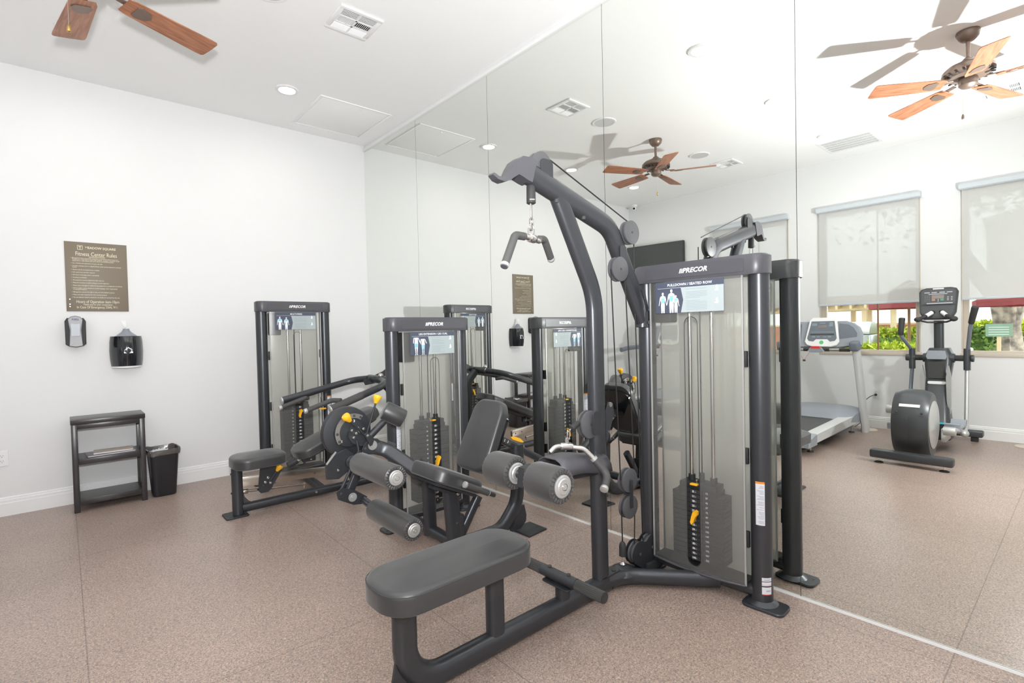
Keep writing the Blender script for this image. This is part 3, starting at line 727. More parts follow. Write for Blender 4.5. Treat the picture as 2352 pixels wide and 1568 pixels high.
def tower(t, xf, c, H, stack_top, pitch, nplates, title, figs, kg, pin_i, label_side=1):
    S = dict(xf=xf)
    R_ = .046
    for s_ in (-1, 1):
        b = B('frame_steel'); b.cyl((s_ * c, 0, .012), (s_ * c, 0, H - .09), R_, n=32)
        b.use('stack_black')
        for zz in (H - .48, .95 * H - .85, .30): b.box((s_ * (c - R_ - .008), -.030, zz), (.022, .020, .075), bev=.002)
        col_ = b.build('column', t, **S)
        if s_ == label_side:
            b = B('label_white'); a0, a1 = -100, -52
            def strip(z0, z1, a0, a1, m_, rad):
                b.use(m_); n = 8; vs = []; fs = []
                for k in range(n + 1):
                    a = radians(a0 + (a1 - a0) * k / n); vs += [(s_ * c + rad * cos(a), rad * sin(a), z0), (s_ * c + rad * cos(a), rad * sin(a), z1)]
                for k in range(n): fs.append((2 * k, 2 * k + 2, 2 * k + 3, 2 * k + 1))
                b.add(vs, fs)
            zt = .585 if H > 1.5 and kg else .72
            strip(zt - .20, zt, a0, a1, 'label_white', R_ + .0008); strip(zt - .010, zt, a0, a1, 'label_orange', R_ + .0012)
            rnd = random.Random(4); z = zt - .018
            while z > zt - .192:
                if rnd.random() < .84: strip(z - .0026, z, a1 - 4 - (a1 - a0 - 8) * (.45 + .55 * rnd.random()), a1 - 4, 'label_grey', R_ + .0012)
                z -= .0052
            b.build('warning_label', col_, **S)
            if kg:
                b = B('label_white'); strip(.108, .145, -72, -18, 'label_white', R_ + .0008); strip(.112, .1135, -72, -18, 'label_orange', R_ + .0011); strip(.1255, .1285, -72, -18, 'rubber', R_ + .0011)
                strip(.068, .102, -72, -18, 'label_white', R_ + .0008); strip(.066, .069, -72, -18, 'red_plastic', R_ + .0010)
                strip(.134, .138, -62, -26, 'label_grey', R_ + .0011); strip(.082, .088, -50, -26, 'label_grey', R_ + .0011)
                b.build('serial_label', col_, **S)
        b = B('frame_steel'); b.prism(rrect(.185, .125, .03), (s_ * (c + .018), -.012, 0), X, Y, .014, bev=.003)
        b.lathe([(.070, .012), (.062, .018), (R_ + .006, .026), (R_, .030)], (s_ * c, 0, 0), n=32)
        b.use('vent_dark'); b.prism(circ(.007, 10), (s_ * (c + .085), -.03, .0142), X, Y, .0004)
        b.build('foot_plate', t, **S)
    # cap: long bar with rounded ends, raised face panel with the maker's mark
    w = 2 * c + 2 * R_ + .012; b = B('cap_plastic')
    b.prism(rrect(w, .135, .058, 8), (0, -.005, H - .092), X, Y, .088, bev=.004); b.prism(rrect(w - .02, .11, .05, 8), (0, -.005, H - .005), X, Y, .006, bev=.003)
    b.prism(rrect(w * .74, .060, .006), (0, -.0715, H - .047), X, Z, .0035, bev=.0012)
    cap = b.build('tower_cap', t, **S)
    b = B('logo_white'); yy = -.0755; zc = H - .047; b.text('PRECOR', (.019, yy, zc), X, Z, .032, shear=.28, bold=.028, width=.126)
    for k in range(3):
        xk = -.062 + .0085 * k; b.prism([(xk, -.0105), (xk + .005, -.0105), (xk + .0115, .0115), (xk + .0065, .0115)], (0, yy, zc), X, Z, .0004)
    b.build('logo', cap, **S)
    # floor beam and top beam
    b = B('frame_steel'); b.oval([(-c, .0, .060), (c, .0, .060)], .07, .055, Y); b.build('base_beam', t, **S)
    # front and rear shields with a bowed face and a long slot
    zb, zt = .085, H - .092; sw = c - R_ - .008
    def shield(yf, bulge, slot, name):
        b = B('smoky_shield' if slot else 'milky_panel'); xs = sorted(set([round(-sw + 2 * sw * k / 26, 5) for k in range(27)] + [round(.034 * sin(radians(a)), 5) for a in range(-90, 91, 15)]))
        fy = lambda x: yf - bulge * (1 - (x / sw) ** 2) if abs(x) < sw else yf
        def wall(iv):
            vs = []; fs = []
            for x, z0, z1 in iv:
                vs += [(x, fy(x), z0), (x, fy(x), z1)]
            for k in range(len(iv) - 1): fs.append((2 * k, 2 * k + 2, 2 * k + 3, 2 * k + 1))
            b.add(vs, fs)
        if slot:
            s0, s1 = .115, H - .275; hw = .034
            wall([(x, zb, zt) for x in xs if x <= -hw]); wall([(x, zb, zt) for x in xs if x >= hw])
            ins = [x for x in xs if abs(x) <= hw + 1e-6]; arc = lambda x: hw * (1 - sqrt(max(0, 1 - (x / hw) ** 2)))
            wall([(x, zb, s0 + arc(x)) for x in ins]); wall([(x, s1 - arc(x), zt) for x in ins])
        else: wall([(x, zb, zt) for x in xs])
        b.use('silver_plastic'); 
        for s_ in (-1, 1): b.bx(s_ * sw - .004, s_ * sw + .004, yf - .003, yf + .003, zb, zt)
        b.use('cap_plastic'); b.oval([(x, fy(x), zb) for x in xs[::2]], .010, .014, Z)
        o = b.build(name, t, **S)
        if slot:
            b = B('stack_black'); pts = [V((hw * cos(a), 0, s1 - hw + hw * sin(a))) for a in [pi * k / 12 for k in range(13)]] + [V((-hw * cos(a), 0, s0 + hw - hw * sin(a))) for a in [pi * k / 12 for k in range(13)]]
            pts.append(pts[0]); pts = [V((q.x, fy(q.x) - .001, q.z)) for q in pts]
            b.tube(pts, .0016, n=6, caps=False); b.build('slot_rim', o, **S)
            # instruction placard
            b = B('placard_navy'); pw, ph = .355, .155; px = -.01; z1 = zt - .006; z0 = z1 - ph; yp = yf - bulge - .0022
            b.bx(px - pw / 2, px + pw / 2, yp, yp + .0014, z0, z1); b.use('placard_pale')
            q0 = px - pw / 2 + pw * .39
            b.prism([(q0, z0 + .001), (px + pw / 2 - .001, z0 + .001), (px + pw / 2 - .001, z1 - .030), (q0, z1 - .030), (q0 + .013, (z0 + z1) / 2 - .015)], (0, yp, 0), X, Z, .0004)
            b.use('logo_white').text(title, (px + .005, yp - .0006, z1 - .016), X, Z, .0175, bold=.02, width=.232 if len(title) > 12 else .105); b.use('placard_line')
            rnd = random.Random(len(title))
            for k in range(15):
                zz = z1 - .040 - k * .0072
                if k in (1, 7): continue
                b.bx(q0 + .028, q0 + .028 + pw * (.30 if rnd.random() < .7 else .2), yp - .0009, yp - .0003, zz - .0014, zz)
            b.use('logo_white')
            for zz in (z1 - .058, z1 - .118): b.prism([(.0, 0), (.009, .004), (.005, .022), (.002, .030), (-.004, .020), (-.002, .008), (-.012, .004)], (px + pw / 2 - .035, yp - .0005, zz), X, Z, .0004)
            b.bx(px - pw / 2 + .012, px + pw / 2 - pw * .6, yp - .0006, yp, z1 - .0305, z1 - .0295)
            for fx, fh, pose, tint in figs: silhouette(b, (px - pw / 2 + fx, yp, z0 + .001), X, Z, fh, pose, tint)
            b.build('instruction_placard', o, **S)
    shield(-.052, .030, True, 'front_shield'); shield(.052, -.022, False, 'rear_shield')
    b = B('stack_black'); b.bx(-sw, sw, -.048, .048, .088, .096); b.build('bottom_shelf', t, **S)
    b = B('stack_black'); b.bx(-sw * .98, -sw * .55, -.035, .035, H - .30, H - .10, bev=.01); b.cyl((-.14, -.012, H - .19), (-.14, .012, H - .19), .062, n=30); b.build('pulley_housing', t, **S)
    for x in (-.055, .060):
        b = B('chrome'); b.cyl((x, .015, .10), (x, .015, H - .10), .011, n=16); b.build('guide_rod', t, **S)
    b = B('cable_black'); b.tube([(.002, .010, stack_top + .03), (.002, .010, H - .14)], .0035, n=8); b.build('lift_cable', t, **S)
    # weight stack: carriage, then individual plates with their number tags
    b = B('stack_black'); b.box((0, .004, stack_top + .012), (.19, .090, .030), bev=.003); b.cyl((0, .012, stack_top + .02), (0, .012, stack_top + .07), .013)
    for x in (-.055, .060): b.cyl((x, .015, stack_top + .02), (x, .015, stack_top + .055), .017)
    b.use('chrome').cyl((-.012, -.02, stack_top + .027), (-.012, -.02, stack_top + .040), .007, n=12); st = b.build('weight_stack', t, **S)
    b = B('yellow'); b.box((-.008, -.055, stack_top + .026), (.040, .022, .010), bev=.004); b.build('top_plate_knob', st, **S)
    for k in range(nplates):
        z1 = stack_top - pitch * k; b = B('stack_black'); b.box((0, .004, z1 - pitch / 2), (.265 if k else .20, .096, pitch - .0016), bev=.0012, seg=1)
        b.box((-.001, -.0475, z1 - pitch / 2), (.060, .012, pitch - .0016), bev=.001, seg=1)
        q = 1 if kg else -1; zm = z1 - pitch / 2
        b.use('frame_steel').cyl((.014 * q, -.0539, zm), (.014 * q, -.0533, zm), .0058, n=12); b.use('vent_dark').cyl((.014 * q, -.0545, zm), (.014 * q, -.0532, zm), .0042, n=12)
        b.box((-.012 * q, -.0537, zm), (.030, .0006, pitch * .68))
        b.use('logo_white').text(str(kg[k] if kg else 10 + 10 * k), (-.015 * q - (0 if kg else .004), -.0542, zm), X, Z, .0135 if kg else .017, bold=.035, width=.009 if kg and kg[k] < 10 else None)
        b.text('KG' if kg else 'LBS', (-.0035 if kg else .0235, -.0542, zm - .001), X, Z, .005)
        b.text(str(12 + 15 * k) if kg else str(5 + 5 * k), (.050 * q, -.0448, zm), X, Z, .012, bold=.03)
        b.build('weight_plate', st, **S)
    zp = stack_top - pitch * (pin_i + .5)
    b = B('brushed_metal'); b.cyl((.012, -.053, zp), (.012, -.078, zp), .0045, n=12); b.use('yellow').prism([(-.008, .008), (.002, .016), (.013, .010), (.014, -.004), (.004, -.018), (-.006, -.046), (-.016, -.058), (-.022, -.046), (-.016, -.018)], (.010, -.094, zp), X, Z, -.016, bev=.003)
    b.build('selector_pin', t, **S)

def pulley(b, c, r, w=.022, axis=Y, hubm='vent_dark'):
    """two side flanges with a grooved wheel between"""
    c = V(c); a = V(axis).normalized()
    for s_ in (-1, 1): b.use('pulley_grey').cyl(c + a * (s_ * w * .22), c + a * (s_ * w * .60), r, n=36, bev=.002)
    b.use('vent_dark').cyl(c - a * w * .2, c + a * w * .2, r * .84, n=30)
    for s_ in (-1, 1): b.use(hubm).cyl(c + a * (s_ * w * .6), c + a * (s_ * w * .66), .006, n=12)
def bolt(b, c, ax, r=.008, m_='vent_dark', L=.006): c = V(c); ax = V(ax).normalized(); b.use(m_).cyl(c, c + ax * L, r, n=14, bev=r * .2)
def roller(t, a, b_, r, cap_ends=(True, True), name='foam_roller', parent=None):
    """foam roller with gathered ends and aluminium end discs"""
    a, b_ = V(a), V(b_); d = (b_ - a).normalized(); L = (b_ - a).length; e = r * .28
    b = B('foam'); b.lathe([(r * .55, .006), (r * .80, .0), (r * .95, e * .3), (r, e), (r, L - e), (r * .95, L - e * .3), (r * .80, L), (r * .55, L - .006)], a, d, n=40)
    u, v, w = basis(d)
    for at, sg in ((a, -1), (b_, 1)):
        for k in range(24):
            an = 2 * pi * k / 24; q = u * cos(an) + v * sin(an); p0 = at + q * r * .70 - d * sg * .0012; p1 = at + q * r * .90 - d * sg * (e * .05)
            b.use('foam').tube([p0, p1], .0034, n=6)
    o = b.build(name, parent or t)
    for at, sg, on in ((a, -1, cap_ends[0]), (b_, 1, cap_ends[1])):
        if not on: continue
        k = B('silver_plastic'); k.lathe([(0, .012), (r * .16, .012), (r * .18, .010), (r * .40, .010), (r * .46, .006), (r * .56, .006), (r * .62, .003), (r * .62, -.003), (0, -.003)], at, d * sg, n=36)
        k.use('brushed_metal').lathe([(r * .10, .013), (r * .10, .010), (r * .19, .010), (r * .19, .013)], at, d * sg, n=20); k.build('end_disc', o)
    return o

# ------------------------------------------------------------ pulldown / seated row machine (foreground)
YP = -3.785
t = P_ = thing('pulldown_row_machine', 'large dark pulldown and seated row machine in the foreground with a long flat bench', 'exercise machine', (-.75, YP, 0))
ang = radians(-90 + 2.4); xfP = Matrix.Translation((-.198, -4.068, 0)) @ Matrix.Rotation(ang, 4, 'Z')
tower(t, xfP, .292, 1.622, .487, .0238, 15, 'PULLDOWN / SEATED ROW', [(.040, .108, 'full', 'back'), (.088, .122, 'full', 'x'), (.112, .090, 'full', 'chest')], [5, 11, 18, 25, 32, 39, 45, 52, 59, 66, 73, 80, 86, 93, 100], 4)
# arm and second upright
b = B('frame_steel'); b.oval([(-1.090, YP, 1.968), (-.535, YP, 1.800), (-.258, YP, 1.335)], .062, .098, Y, R=[0, .16, 0], r=.030)
b.use('plate_steel').prism([(-.318, 1.50), (-.288, 1.50), (-.258, 1.40), (-.268, 1.39)], (0, YP - .0318, 0), X, Z, .001)
arm = b.build('upper_arm', t)
b = B('frame_steel'); b.oval([(-.262, YP, 1.30), (-.258, YP, 1.385)], .072, .085, Y, r=.034); bolt(b, (-.262, YP - .036, 1.325), -Y, .012); b.build('arm_joint', t)
b = B('frame_steel'); b.oval([(-.905, YP, 1.905), (-.662, YP, 1.46), (-.655, YP, .03)], .060, .090, Y, R=[0, .35, 0], r=.028)
b.box((-.83, YP, 1.865), (.20, .048, .012), rot=Matrix.Rotation(radians(16.5), 3, 'Y'), bev=.003); bolt(b, (-.93, YP - .018, 1.877), -Z, .009, 'vent_dark', .016); bolt(b, (-.75, YP - .018, 1.825), -Z, .009, 'vent_dark', .016)
b.build('upright', t)
# plastic nose with curled lip
b = B('cap_plastic'); poly = [(-1.075, 2.020), (-1.13, 2.036), (-1.175, 2.015), (-1.215, 1.955), (-1.235, 1.925), (-1.262, 1.928), (-1.275, 1.945), (-1.292, 1.940), (-1.288, 1.918), (-1.262, 1.900), (-1.232, 1.898), (-1.205, 1.915), (-1.180, 1.940), (-1.155, 1.930), (-1.150, 1.905), (-1.10, 1.915), (-1.085, 1.94)]
# built as a strip so that the concave outline stays clean
top = [(-1.062, 2.012), (-1.10, 2.024), (-1.140, 2.020), (-1.170, 1.998), (-1.195, 1.965), (-1.215, 1.932), (-1.238, 1.916), (-1.262, 1.919), (-1.282, 1.930)]
bot = [(-1.090, 1.920), (-1.115, 1.925), (-1.145, 1.935), (-1.165, 1.940), (-1.188, 1.925), (-1.205, 1.912), (-1.235, 1.901), (-1.268, 1.906), (-1.290, 1.921)]
vs = []; fs = []
for k_, ((a, c), (d, e_)) in enumerate(zip(top, bot)):
    for yy in ((-.034, .034) if k_ < 4 else (-.034 + .0035 * (k_ - 3), .034 - .0035 * (k_ - 3))): vs += [(a, YP + yy, c), (d, YP + yy, e_)]
for k in range(len(top) - 1):
    q = 4 * k; fs += [(q, q + 4, q + 5, q + 1), (q + 2, q + 3, q + 7, q + 6), (q, q + 2, q + 6, q + 4), (q + 1, q + 5, q + 7, q + 3)]
fs += [(0, 1, 3, 2), (4 * len(top) - 4, 4 * len(top) - 2, 4 * len(top) - 1, 4 * len(top) - 3)]
b.add(vs, fs); b.build('arm_nose', t)
# pulleys
for nm, c_, r_ in (('pulley', (-1.012, YP, 2.012), .058), ('pulley', (-.412, YP - .030, 1.782), .060), ('pulley', (-.540, YP - .052, 1.587), .060), ('pulley', (-.440, YP - .012, .520), .061), ('pulley', (-.438, YP - .012, .383), .059), ('pulley', (-.725, YP + .0, .845), .066)):
    b = B('plate_steel'); pulley(b, c_, r_, .030); b.build(nm, t)
b = B('plate_steel'); b.prism([(-.012, -.07), (.012, -.07), (.012, .07), (-.012, .07)], (-.439, YP - .034, .45), X, Z, .003); b.bx(-.449, -.429, YP - .034, YP + .008, .444, .454); b.build('pulley_link', t)
b = B('plate_steel'); b.prism(rrect(.05, .16, .01), (-.475, YP - .034, 1.63), X, Z, .004, bev=.001); b.build('bracket', t)
b = B('plate_steel'); b.prism(rrect(.075, .085, .02), (-.995, YP - .024, 1.995), X, Z, .003); b.build('bracket', t)
b = B('plate_steel'); b.prism(rrect(.055, .11, .015), (-.70, YP - .030, .85), X, Z, .004, bev=.001)
b.prism([(-.62, .90), (-.60, .94), (-.565, .93), (-.555, .88), (-.59, .80), (-.60, .76), (-.62, .74)], (0, YP - .020, 0), X, Z, .005, bev=.001); b.use('chrome').cyl((-.585, YP - .028, .925), (-.585, YP - .018, .925), .012); b.cyl((-.59, YP - .03, .79), (-.59, YP - .02, .79), .010)
b.build('bracket', t)
# cables
b = B('cable_black')
yc = YP - .002
b.tube([(-1.069, yc, 1.90), (-1.069, yc, 1.99)], .0032, n=8)
b.tube([(-.985, yc, 2.062), (-.372, yc, 1.842)], .0032, n=8)
b.tube([(-.336, yc, 1.78), (-.336, yc, 1.45), (-.300, yc, .10)], .0032, n=8)
b.tube([(-.595, YP - .05, 1.585), (-.500, YP - .014, .53)], .0032, n=8); b.tube([(-.485, YP - .05, 1.60), (-.381, YP - .014, .53)], .0032, n=8)
b.tube([(-.495, YP - .012, .375), (-.491, YP - .012, .20)], .0032, n=8); b.tube([(-.381, YP - .012, .375), (-.392, YP - .012, .14)], .0032, n=8)
b.build('cable', t)
b = B('rubber'); b.lathe([(0, .062), (.008, .060), (.015, .050), (.018, .035), (.018, -.012), (.012, -.014), (0, -.014)], (-.491, YP - .012, .155), n=24)
b.use('chrome').cyl((-.491, YP - .012, .105), (-.491, YP - .012, .145), .006); b.lathe([(.014, 0), (.016, .004), (.010, .010), (.006, .014)], (-.491, YP - .012, .098), n=16); b.build('cable_stop', t)
# heart-shaped double pulley guard at the tower foot
b = B('plate_steel'); hp = []
for k in range(13): a = radians(200 - 150 * k / 12); hp.append((-.372 + .062 * cos(a), .125 + .062 * sin(a)))
for k in range(13): a = radians(140 - 140 * k / 12); hp.append((-.262 + .062 * cos(a), .132 + .062 * sin(a)))
hp += [(-.200, .06), (-.215, .035), (-.35, .040), (-.42, .085)]
for yy in (-.030, .018): b.prism(hp, (0, YP + yy - .0, 0), X, Z, .004)
bolt(b, (-.372, YP - .034, .120), -Y, .009); bolt(b, (-.262, YP - .034, .125), -Y, .009); b.build('pulley_guard', t)
b = B('plate_steel'); pulley(b, (-.372, YP - .010, .125), .056, .028); pulley(b, (-.262, YP - .010, .132), .056, .028); b.build('guard_wheels', t)
b = B('frame_steel'); b.bx(-.335, -.215, YP - .06, YP - .034, .012, .062, bev=.008); b.build('corner_block', t)
# floor rail and link beam to the tower
b = B('frame_steel'); b.oval([(-1.728, YP, .372), (-1.728, YP, .052), (-.60, YP, .048)], .066, .088, Y, R=[0, .15, 0], r=.030)
b.prism([(-1.80, .002), (-1.68, .002), (-1.70, .06), (-1.755, .17), (-1.765, .17)], (0, YP + .006, 0), X, Z, .012)
b.build('floor_rail', t)
b = B('frame_steel'); b.prism(rrect(.12, .17, .02), (-1.76, YP, .0), X, Y, .012, bev=.003); b.build('front_foot_plate', t)
for x, z1, w_ in ((-1.320, .375, .080), (-.925, .165, .070)):
    b = B('frame_steel'); b.oval([(x, YP, .06), (x, YP, z1)], .056, w_, Y, r=.026); b.build('support_post', t)
b = B('frame_steel'); b.oval([(-.655, YP + .005, .052), (-.50, YP - .03, .052), (-.205, -4.16, .052)], .075, .062, Z, R=[0, .25, 0], r=.030)
b.lathe([(.07, .06), (.058, .080), (.030, .095), (0, .098)], (-.49, YP - .012, 0), n=28); b.oval([(-.60, YP, .03), (-.31, YP, .025)], .07, .03, Y)
b.prism(rrect(.16, .06, .01), (-.61, YP - .0, .086), X, Y, .006, bev=.001); bolt(b, (-.565, YP - .012, .092), Z, .011); b.build('link_beam', t)
# bench
b = B('vinyl'); b.pad((-1.515, YP, .372), X, Y, .655, .290, .085, r=.115, edge=.026, dome=.012); seat = b.build('bench_pad', t)
b = B('rubber'); b.prism(rrect(.56, .20, .05), (-1.515, YP, .356), X, Y, .018, bev=.003); b.prism([(-1.80, .372), (-1.74, .372), (-1.74, .33), (-1.77, .33), (-1.80, .35)], (0, YP + .07, 0), X, Z, .14); b.build('pad_board', seat)
b = B('vent_dark'); b.tube(fillet([V((-1.515 + a * .996, YP + c * .996, .443)) for a, c in rrect(.655, .290, .115, 6)], 0), .0016, n=5, caps=False); b.build('seam', seat)
# ribbed foot bar
b = B('frame_steel'); b.cyl((-.945, YP - .105, .185), (-.945, YP + .105, .185), .0255, n=28); b.prism(rrect(.075, .16, .015), (-.945, YP, .153), X, Y, .006, bev=.001)
for y in (-.058, .058): bolt(b, (-.945, YP + y, .208), Z, .009, 'vent_dark', .010); bolt(b, (-.945, YP + y, .153), -Z, .008, 'vent_dark', .012)
fbar = b.build('foot_bar', t)
for y0, y1 in ((YP - .105, YP - .255), (YP + .105, YP + .225)):
    b = B('grip_rubber'); pr = []
    for k in range(48): a = 2 * pi * k / 48; q = .0245 if k % 2 else .0222; pr.append((q * cos(a), q * sin(a)))
    b.sweep([(-.945, y0, .185), (-.945, y1, .185)], pr, side=X); b.use('rubber').cyl((-.945, y1, .185), (-.945, y1 + (y1 - y0) * .03, .185), .0215, n=20); b.build('foot_grip', fbar)
# thigh roller beam, its plastic cover and the two rollers
b = B('frame_steel'); b.oval([(-.66, YP, .640), (-.92, YP, .655), (-1.10, YP, .680)], .070, .090, Y, R=[0, .2, 0], r=.030); b.cyl((-1.135, YP - .20, .682), (-1.135, YP + .20, .682), .020)
b.use('plate_steel').prism([(-1.17, .64), (-1.06, .62), (-1.05, .70), (-1.10, .725), (-1.16, .72)], (0, YP + .022, 0), X, Z, .044, bev=.004); b.build('thigh_beam', t)
b = B('cap_plastic'); vs = []; fs = []; prof = [(-.085, .655), (-.078, .690), (-.060, .715), (-.035, .726), (.035, .726), (.060, .715), (.078, .690), (.085, .655)]
for k in range(7):
    x = -.99 + .055 * k; z_ = .010 * sin(k * .9) - .004 * k
    for y_, zz in prof: vs.append((x, YP + y_, zz + z_))
for k in range(6):
    for j in range(7): a = 8 * k + j; fs.append((a, a + 1, a + 9, a + 8))
b.add(vs, fs); cv = b.build('beam_cover', t)
mod = cv.modifiers.new('thick', 'SOLIDIFY'); mod.thickness = .005
b = B('rubber'); b.oval([(-.93, YP, .655), (-.93, YP, .712)], .030, .05, Y); b.use('chrome')
for k in range(3): b.cyl((-.915, YP - .018 - .001, .668 + .014 * k), (-.915, YP - .022, .668 + .014 * k), .004, n=8)
b.build('height_adjuster', t)
roller(t, (-1.137, YP - .215, .682), (-1.137, YP - .055, .682), .074); roller(t, (-1.137, YP + .055, .682), (-1.137, YP + .215, .682), .074)
b = B('plate_steel'); b.tube([(-1.06, YP - .02, .60), (-1.03, YP - .02, .565), (-.98, YP - .02, .575)], .005, n=8); b.build('adjuster_wire', t)

# hanging pulldown grip
t = thing('pulldown_grip', 'short angled pulldown grip bar hanging on a chain from the arm', 'handle', (-1.07, YP, 1.50))
b = B('rubber'); b.lathe([(0, .055), (.013, .052), (.019, .040), (.020, -.030), (.014, -.034), (0, -.034)], (-1.069, YP, 1.872), n=24); b.use('chrome').cyl((-1.09, YP - .012, 1.852), (-1.07, YP - .022, 1.852), .005); b.build('cable_end', t)
def link(b, c, h, w, r, ang_):
    R_ = Matrix.Rotation(ang_, 3, 'Z'); pts = [V(c) + R_ @ V((a, 0, d)) for a, d in rrect(w, h, w / 2 - .0005, 6)]; pts.append(pts[0]); b.tube(pts, r, n=8, caps=False)
b = B('chrome'); link(b, (-1.069, YP, 1.810), .075, .024, .0032, .6); link(b, (-1.069, YP, 1.764), .034, .018, .003, 2.0); link(b, (-1.069, YP, 1.742), .030, .016, .003, .5); link(b, (-1.069, YP, 1.722), .032, .020, .003, 1.9); b.build('chain', t)
gc = V((-1.073, -3.788, 1.692)); gd = V((-.19, -.045, .010)).normalized(); gn = V((gd.y, -gd.x, 0)).normalized()
b = B('chrome'); b.cyl(gc - gd * .060, gc + gd * .060, .0135, n=22); b.cyl(gc - gd * .020, gc + gd * .020, .019, n=24, bev=.002); b.prism([(-.011, 0), (.011, 0), (.008, .036), (-.008, .036)], gc + gn * .005 + Z * .008, gd, Z, .010, bev=.002); b.build('swivel', t)
for p0, p1, p2 in ((V((-1.128, -3.800, 1.692)), V((-1.190, -3.812, 1.690)), V((-1.268, -3.836, 1.564))), (V((-1.018, -3.776, 1.695)), V((-.975, -3.766, 1.700)), V((-.898, -3.728, 1.628)))):
    b = B('grip_rubber'); b.tube([p0, p1, p2], .0165, R=.030, n=20); g_ = b.build('grip', t)
    b = B('silver_plastic'); d_ = (p2 - p1).normalized(); b.cyl(p2 - d_ * .002, p2 + d_ * .012, .0178, n=22, bev=.002); b.use('cap_plastic').cyl(p2 + d_ * .012, p2 + d_ * .016, .0145, n=20); b.build('end_cap', g_)
# row handle lying on the thigh beam cover
t = thing('row_handle', 'curved chrome row handle with black grips resting on the thigh roller cover', 'handle', (-.90, YP - .02, .74))
hc = V((-.885, YP - .005, .765))
b = B('chrome'); path = [hc + V((-.075, .030, -.018)), hc + V((-.050, .020, .006)), hc, hc + V((.055, -.055, -.008)), hc + V((.085, -.095, -.060))]
b.tube(path, .0115, R=.05, n=18); b.cyl(hc + V((-.028, .011, .004)), hc + V((.022, -.018, .000)), .016, n=20, bev=.003); b.prism([(-.010, 0), (.010, 0), (.007, .035), (-.007, .035)], hc + Z * .008, X, Z, .008, bev=.002); b.build('bar', t)
b = B('grip_rubber'); g0 = path[-1]; b.tube([g0, g0 + V((.035, -.045, -.065)), g0 + V((-.030, -.075, -.105))], .0175, R=.045, n=20); g_ = b.build('grip', t)
ge = g0 + V((-.030, -.075, -.105)); gd2 = V((-.065, -.03, -.04)).normalized()
b = B('silver_plastic'); b.cyl(ge - gd2 * .003, ge + gd2 * .012, .0188, n=22, bev=.002); b.build('end_cap', g_)
b = B('silver_plastic'); b.cyl(g0 - V((.005, -.006, -.010)), g0 + V((.005, -.006, -.010)), .0165, n=20); b.build('collar', t)
b = B('chrome'); link(b, hc + V((.010, -.004, .052)), .045, .022, .003, .3); 
b.tube([hc + V((.012, 0, .065)), hc + V((.050, 0, .085))], .004, n=8); b.build('carabiner', t)
b = B('rubber'); b.cyl(hc + V((.035, 0, .075)), hc + V((.085, 0, .098)), .017, .012, n=22, bev=.003); b.build('cable_end', t)

# ------------------------------------------------------------ leg extension / leg curl machine (middle)
YL = -2.93
t = thing('leg_extension_machine', 'dark leg extension machine with tilted seat and foam shin rollers, in the middle', 'exercise machine', (-.88, -2.75, 0))
tower(t, Matrix.Translation((-.679, -2.300, 0)) @ Matrix.Rotation(radians(1.0), 4, 'Z'), .279, 1.402, .665, .0310, 17, 'LEG EXTENSION / LEG CURL', [(.045, .118, 'legs', 'thigh'), (.098, .108, 'legs', 'calf')], None, 7, label_side=-1)
b = B('frame_steel'); b.oval([(-.870, -2.30, .055), (-.900, -2.98, .055)], .060, .072, Z, r=.028); b.build('link_beam', t)
b = B('frame_steel'); b.oval([(-.945, YL, .395), (-.915, YL, .0)], .058, .095, Y, r=.026); b.prism([(-.90, .02), (-.862, .02), (-.875, .24), (-.915, .24)], (0, YL - .026, 0), X, Z, -.045, bev=.003)
bolt(b, (-.925, YL - .029, .20), -Y, .008); bolt(b, (-.925, YL - .029, .06), -Y, .008); b.build('seat_post', t)
b = B('frame_steel'); b.oval([(-.885, -2.61, .03), (-.895, -2.61, .42), (-.98, -2.61, .50)], .056, .085, Y, R=[0, .12, 0], r=.026); b.build('pivot_post', t)
b = B('frame_steel'); b.oval([(-.745, YL, .31), (-.875, YL, .12)], .045, .055, Y, r=.02); b.build('seat_brace', t)
b = B('frame_steel'); b.oval([(-.90, YL, .052), (-.57, YL, .052), (-.432, YL, .20), (-.425, YL, .57)], .070, .090, Y, R=[0, .16, .18, 0], r=.032)
b.prism([(-.50, .02), (-.415, .02), (-.365, .06), (-.36, .10), (-.378, .17), (-.42, .17)], (0, YL + .008, 0), X, Z, .016, bev=.002); b.build('rear_frame', t)
b = B('plate_steel'); b.prism([(-.44, -.115), (-.27, -.10), (-.27, .06), (-.44, .075)], (0, YL, 0), X, Y, .012, bev=.002); b.use('vent_dark').cyl((-.30, YL - .04, .012), (-.30, YL - .04, .0126), .008, n=12); b.build('rear_foot_plate', t)
# backrest adjuster with numbered slider and yellow grip
b = B('frame_steel'); b.oval([(-.62, YL, .655), (-.19, YL, .420)], .048, .046, Y, r=.018); bolt(b, (-.44, YL - .025, .555), -Y, .009, 'chrome'); b.oval([(-.385, YL + .0, .42), (-.385, YL, .55)], .035, .035, Y)
b.use('vent_dark').box((-.545, YL - .0255, .614), (.105, .003, .030), rot=Matrix.Rotation(radians(28.6), 3, 'Y')); adj = b.build('backrest_adjuster', t)
b = B('logo_white')
dX = V((.878, 0, -.479)); dZ = V((.479, 0, .878))
for k in range(3): b.text('123'[k], V((-.575, YL - .0275, .632)) + dX * (.030 * k), dX, dZ, .020, bold=.03)
b.build('scale_numbers', adj)
b = B('yellow'); b.prism([(0, .004), (.03, .016), (.085, .016), (.115, .004), (.125, -.002), (.10, -.008), (.02, -.006)], V((-.500, YL - .015, .625)), V((.93, 0, -.36)), V((.36, 0, .93)), .012, bev=.003); b.build('adjuster_lever', adj)
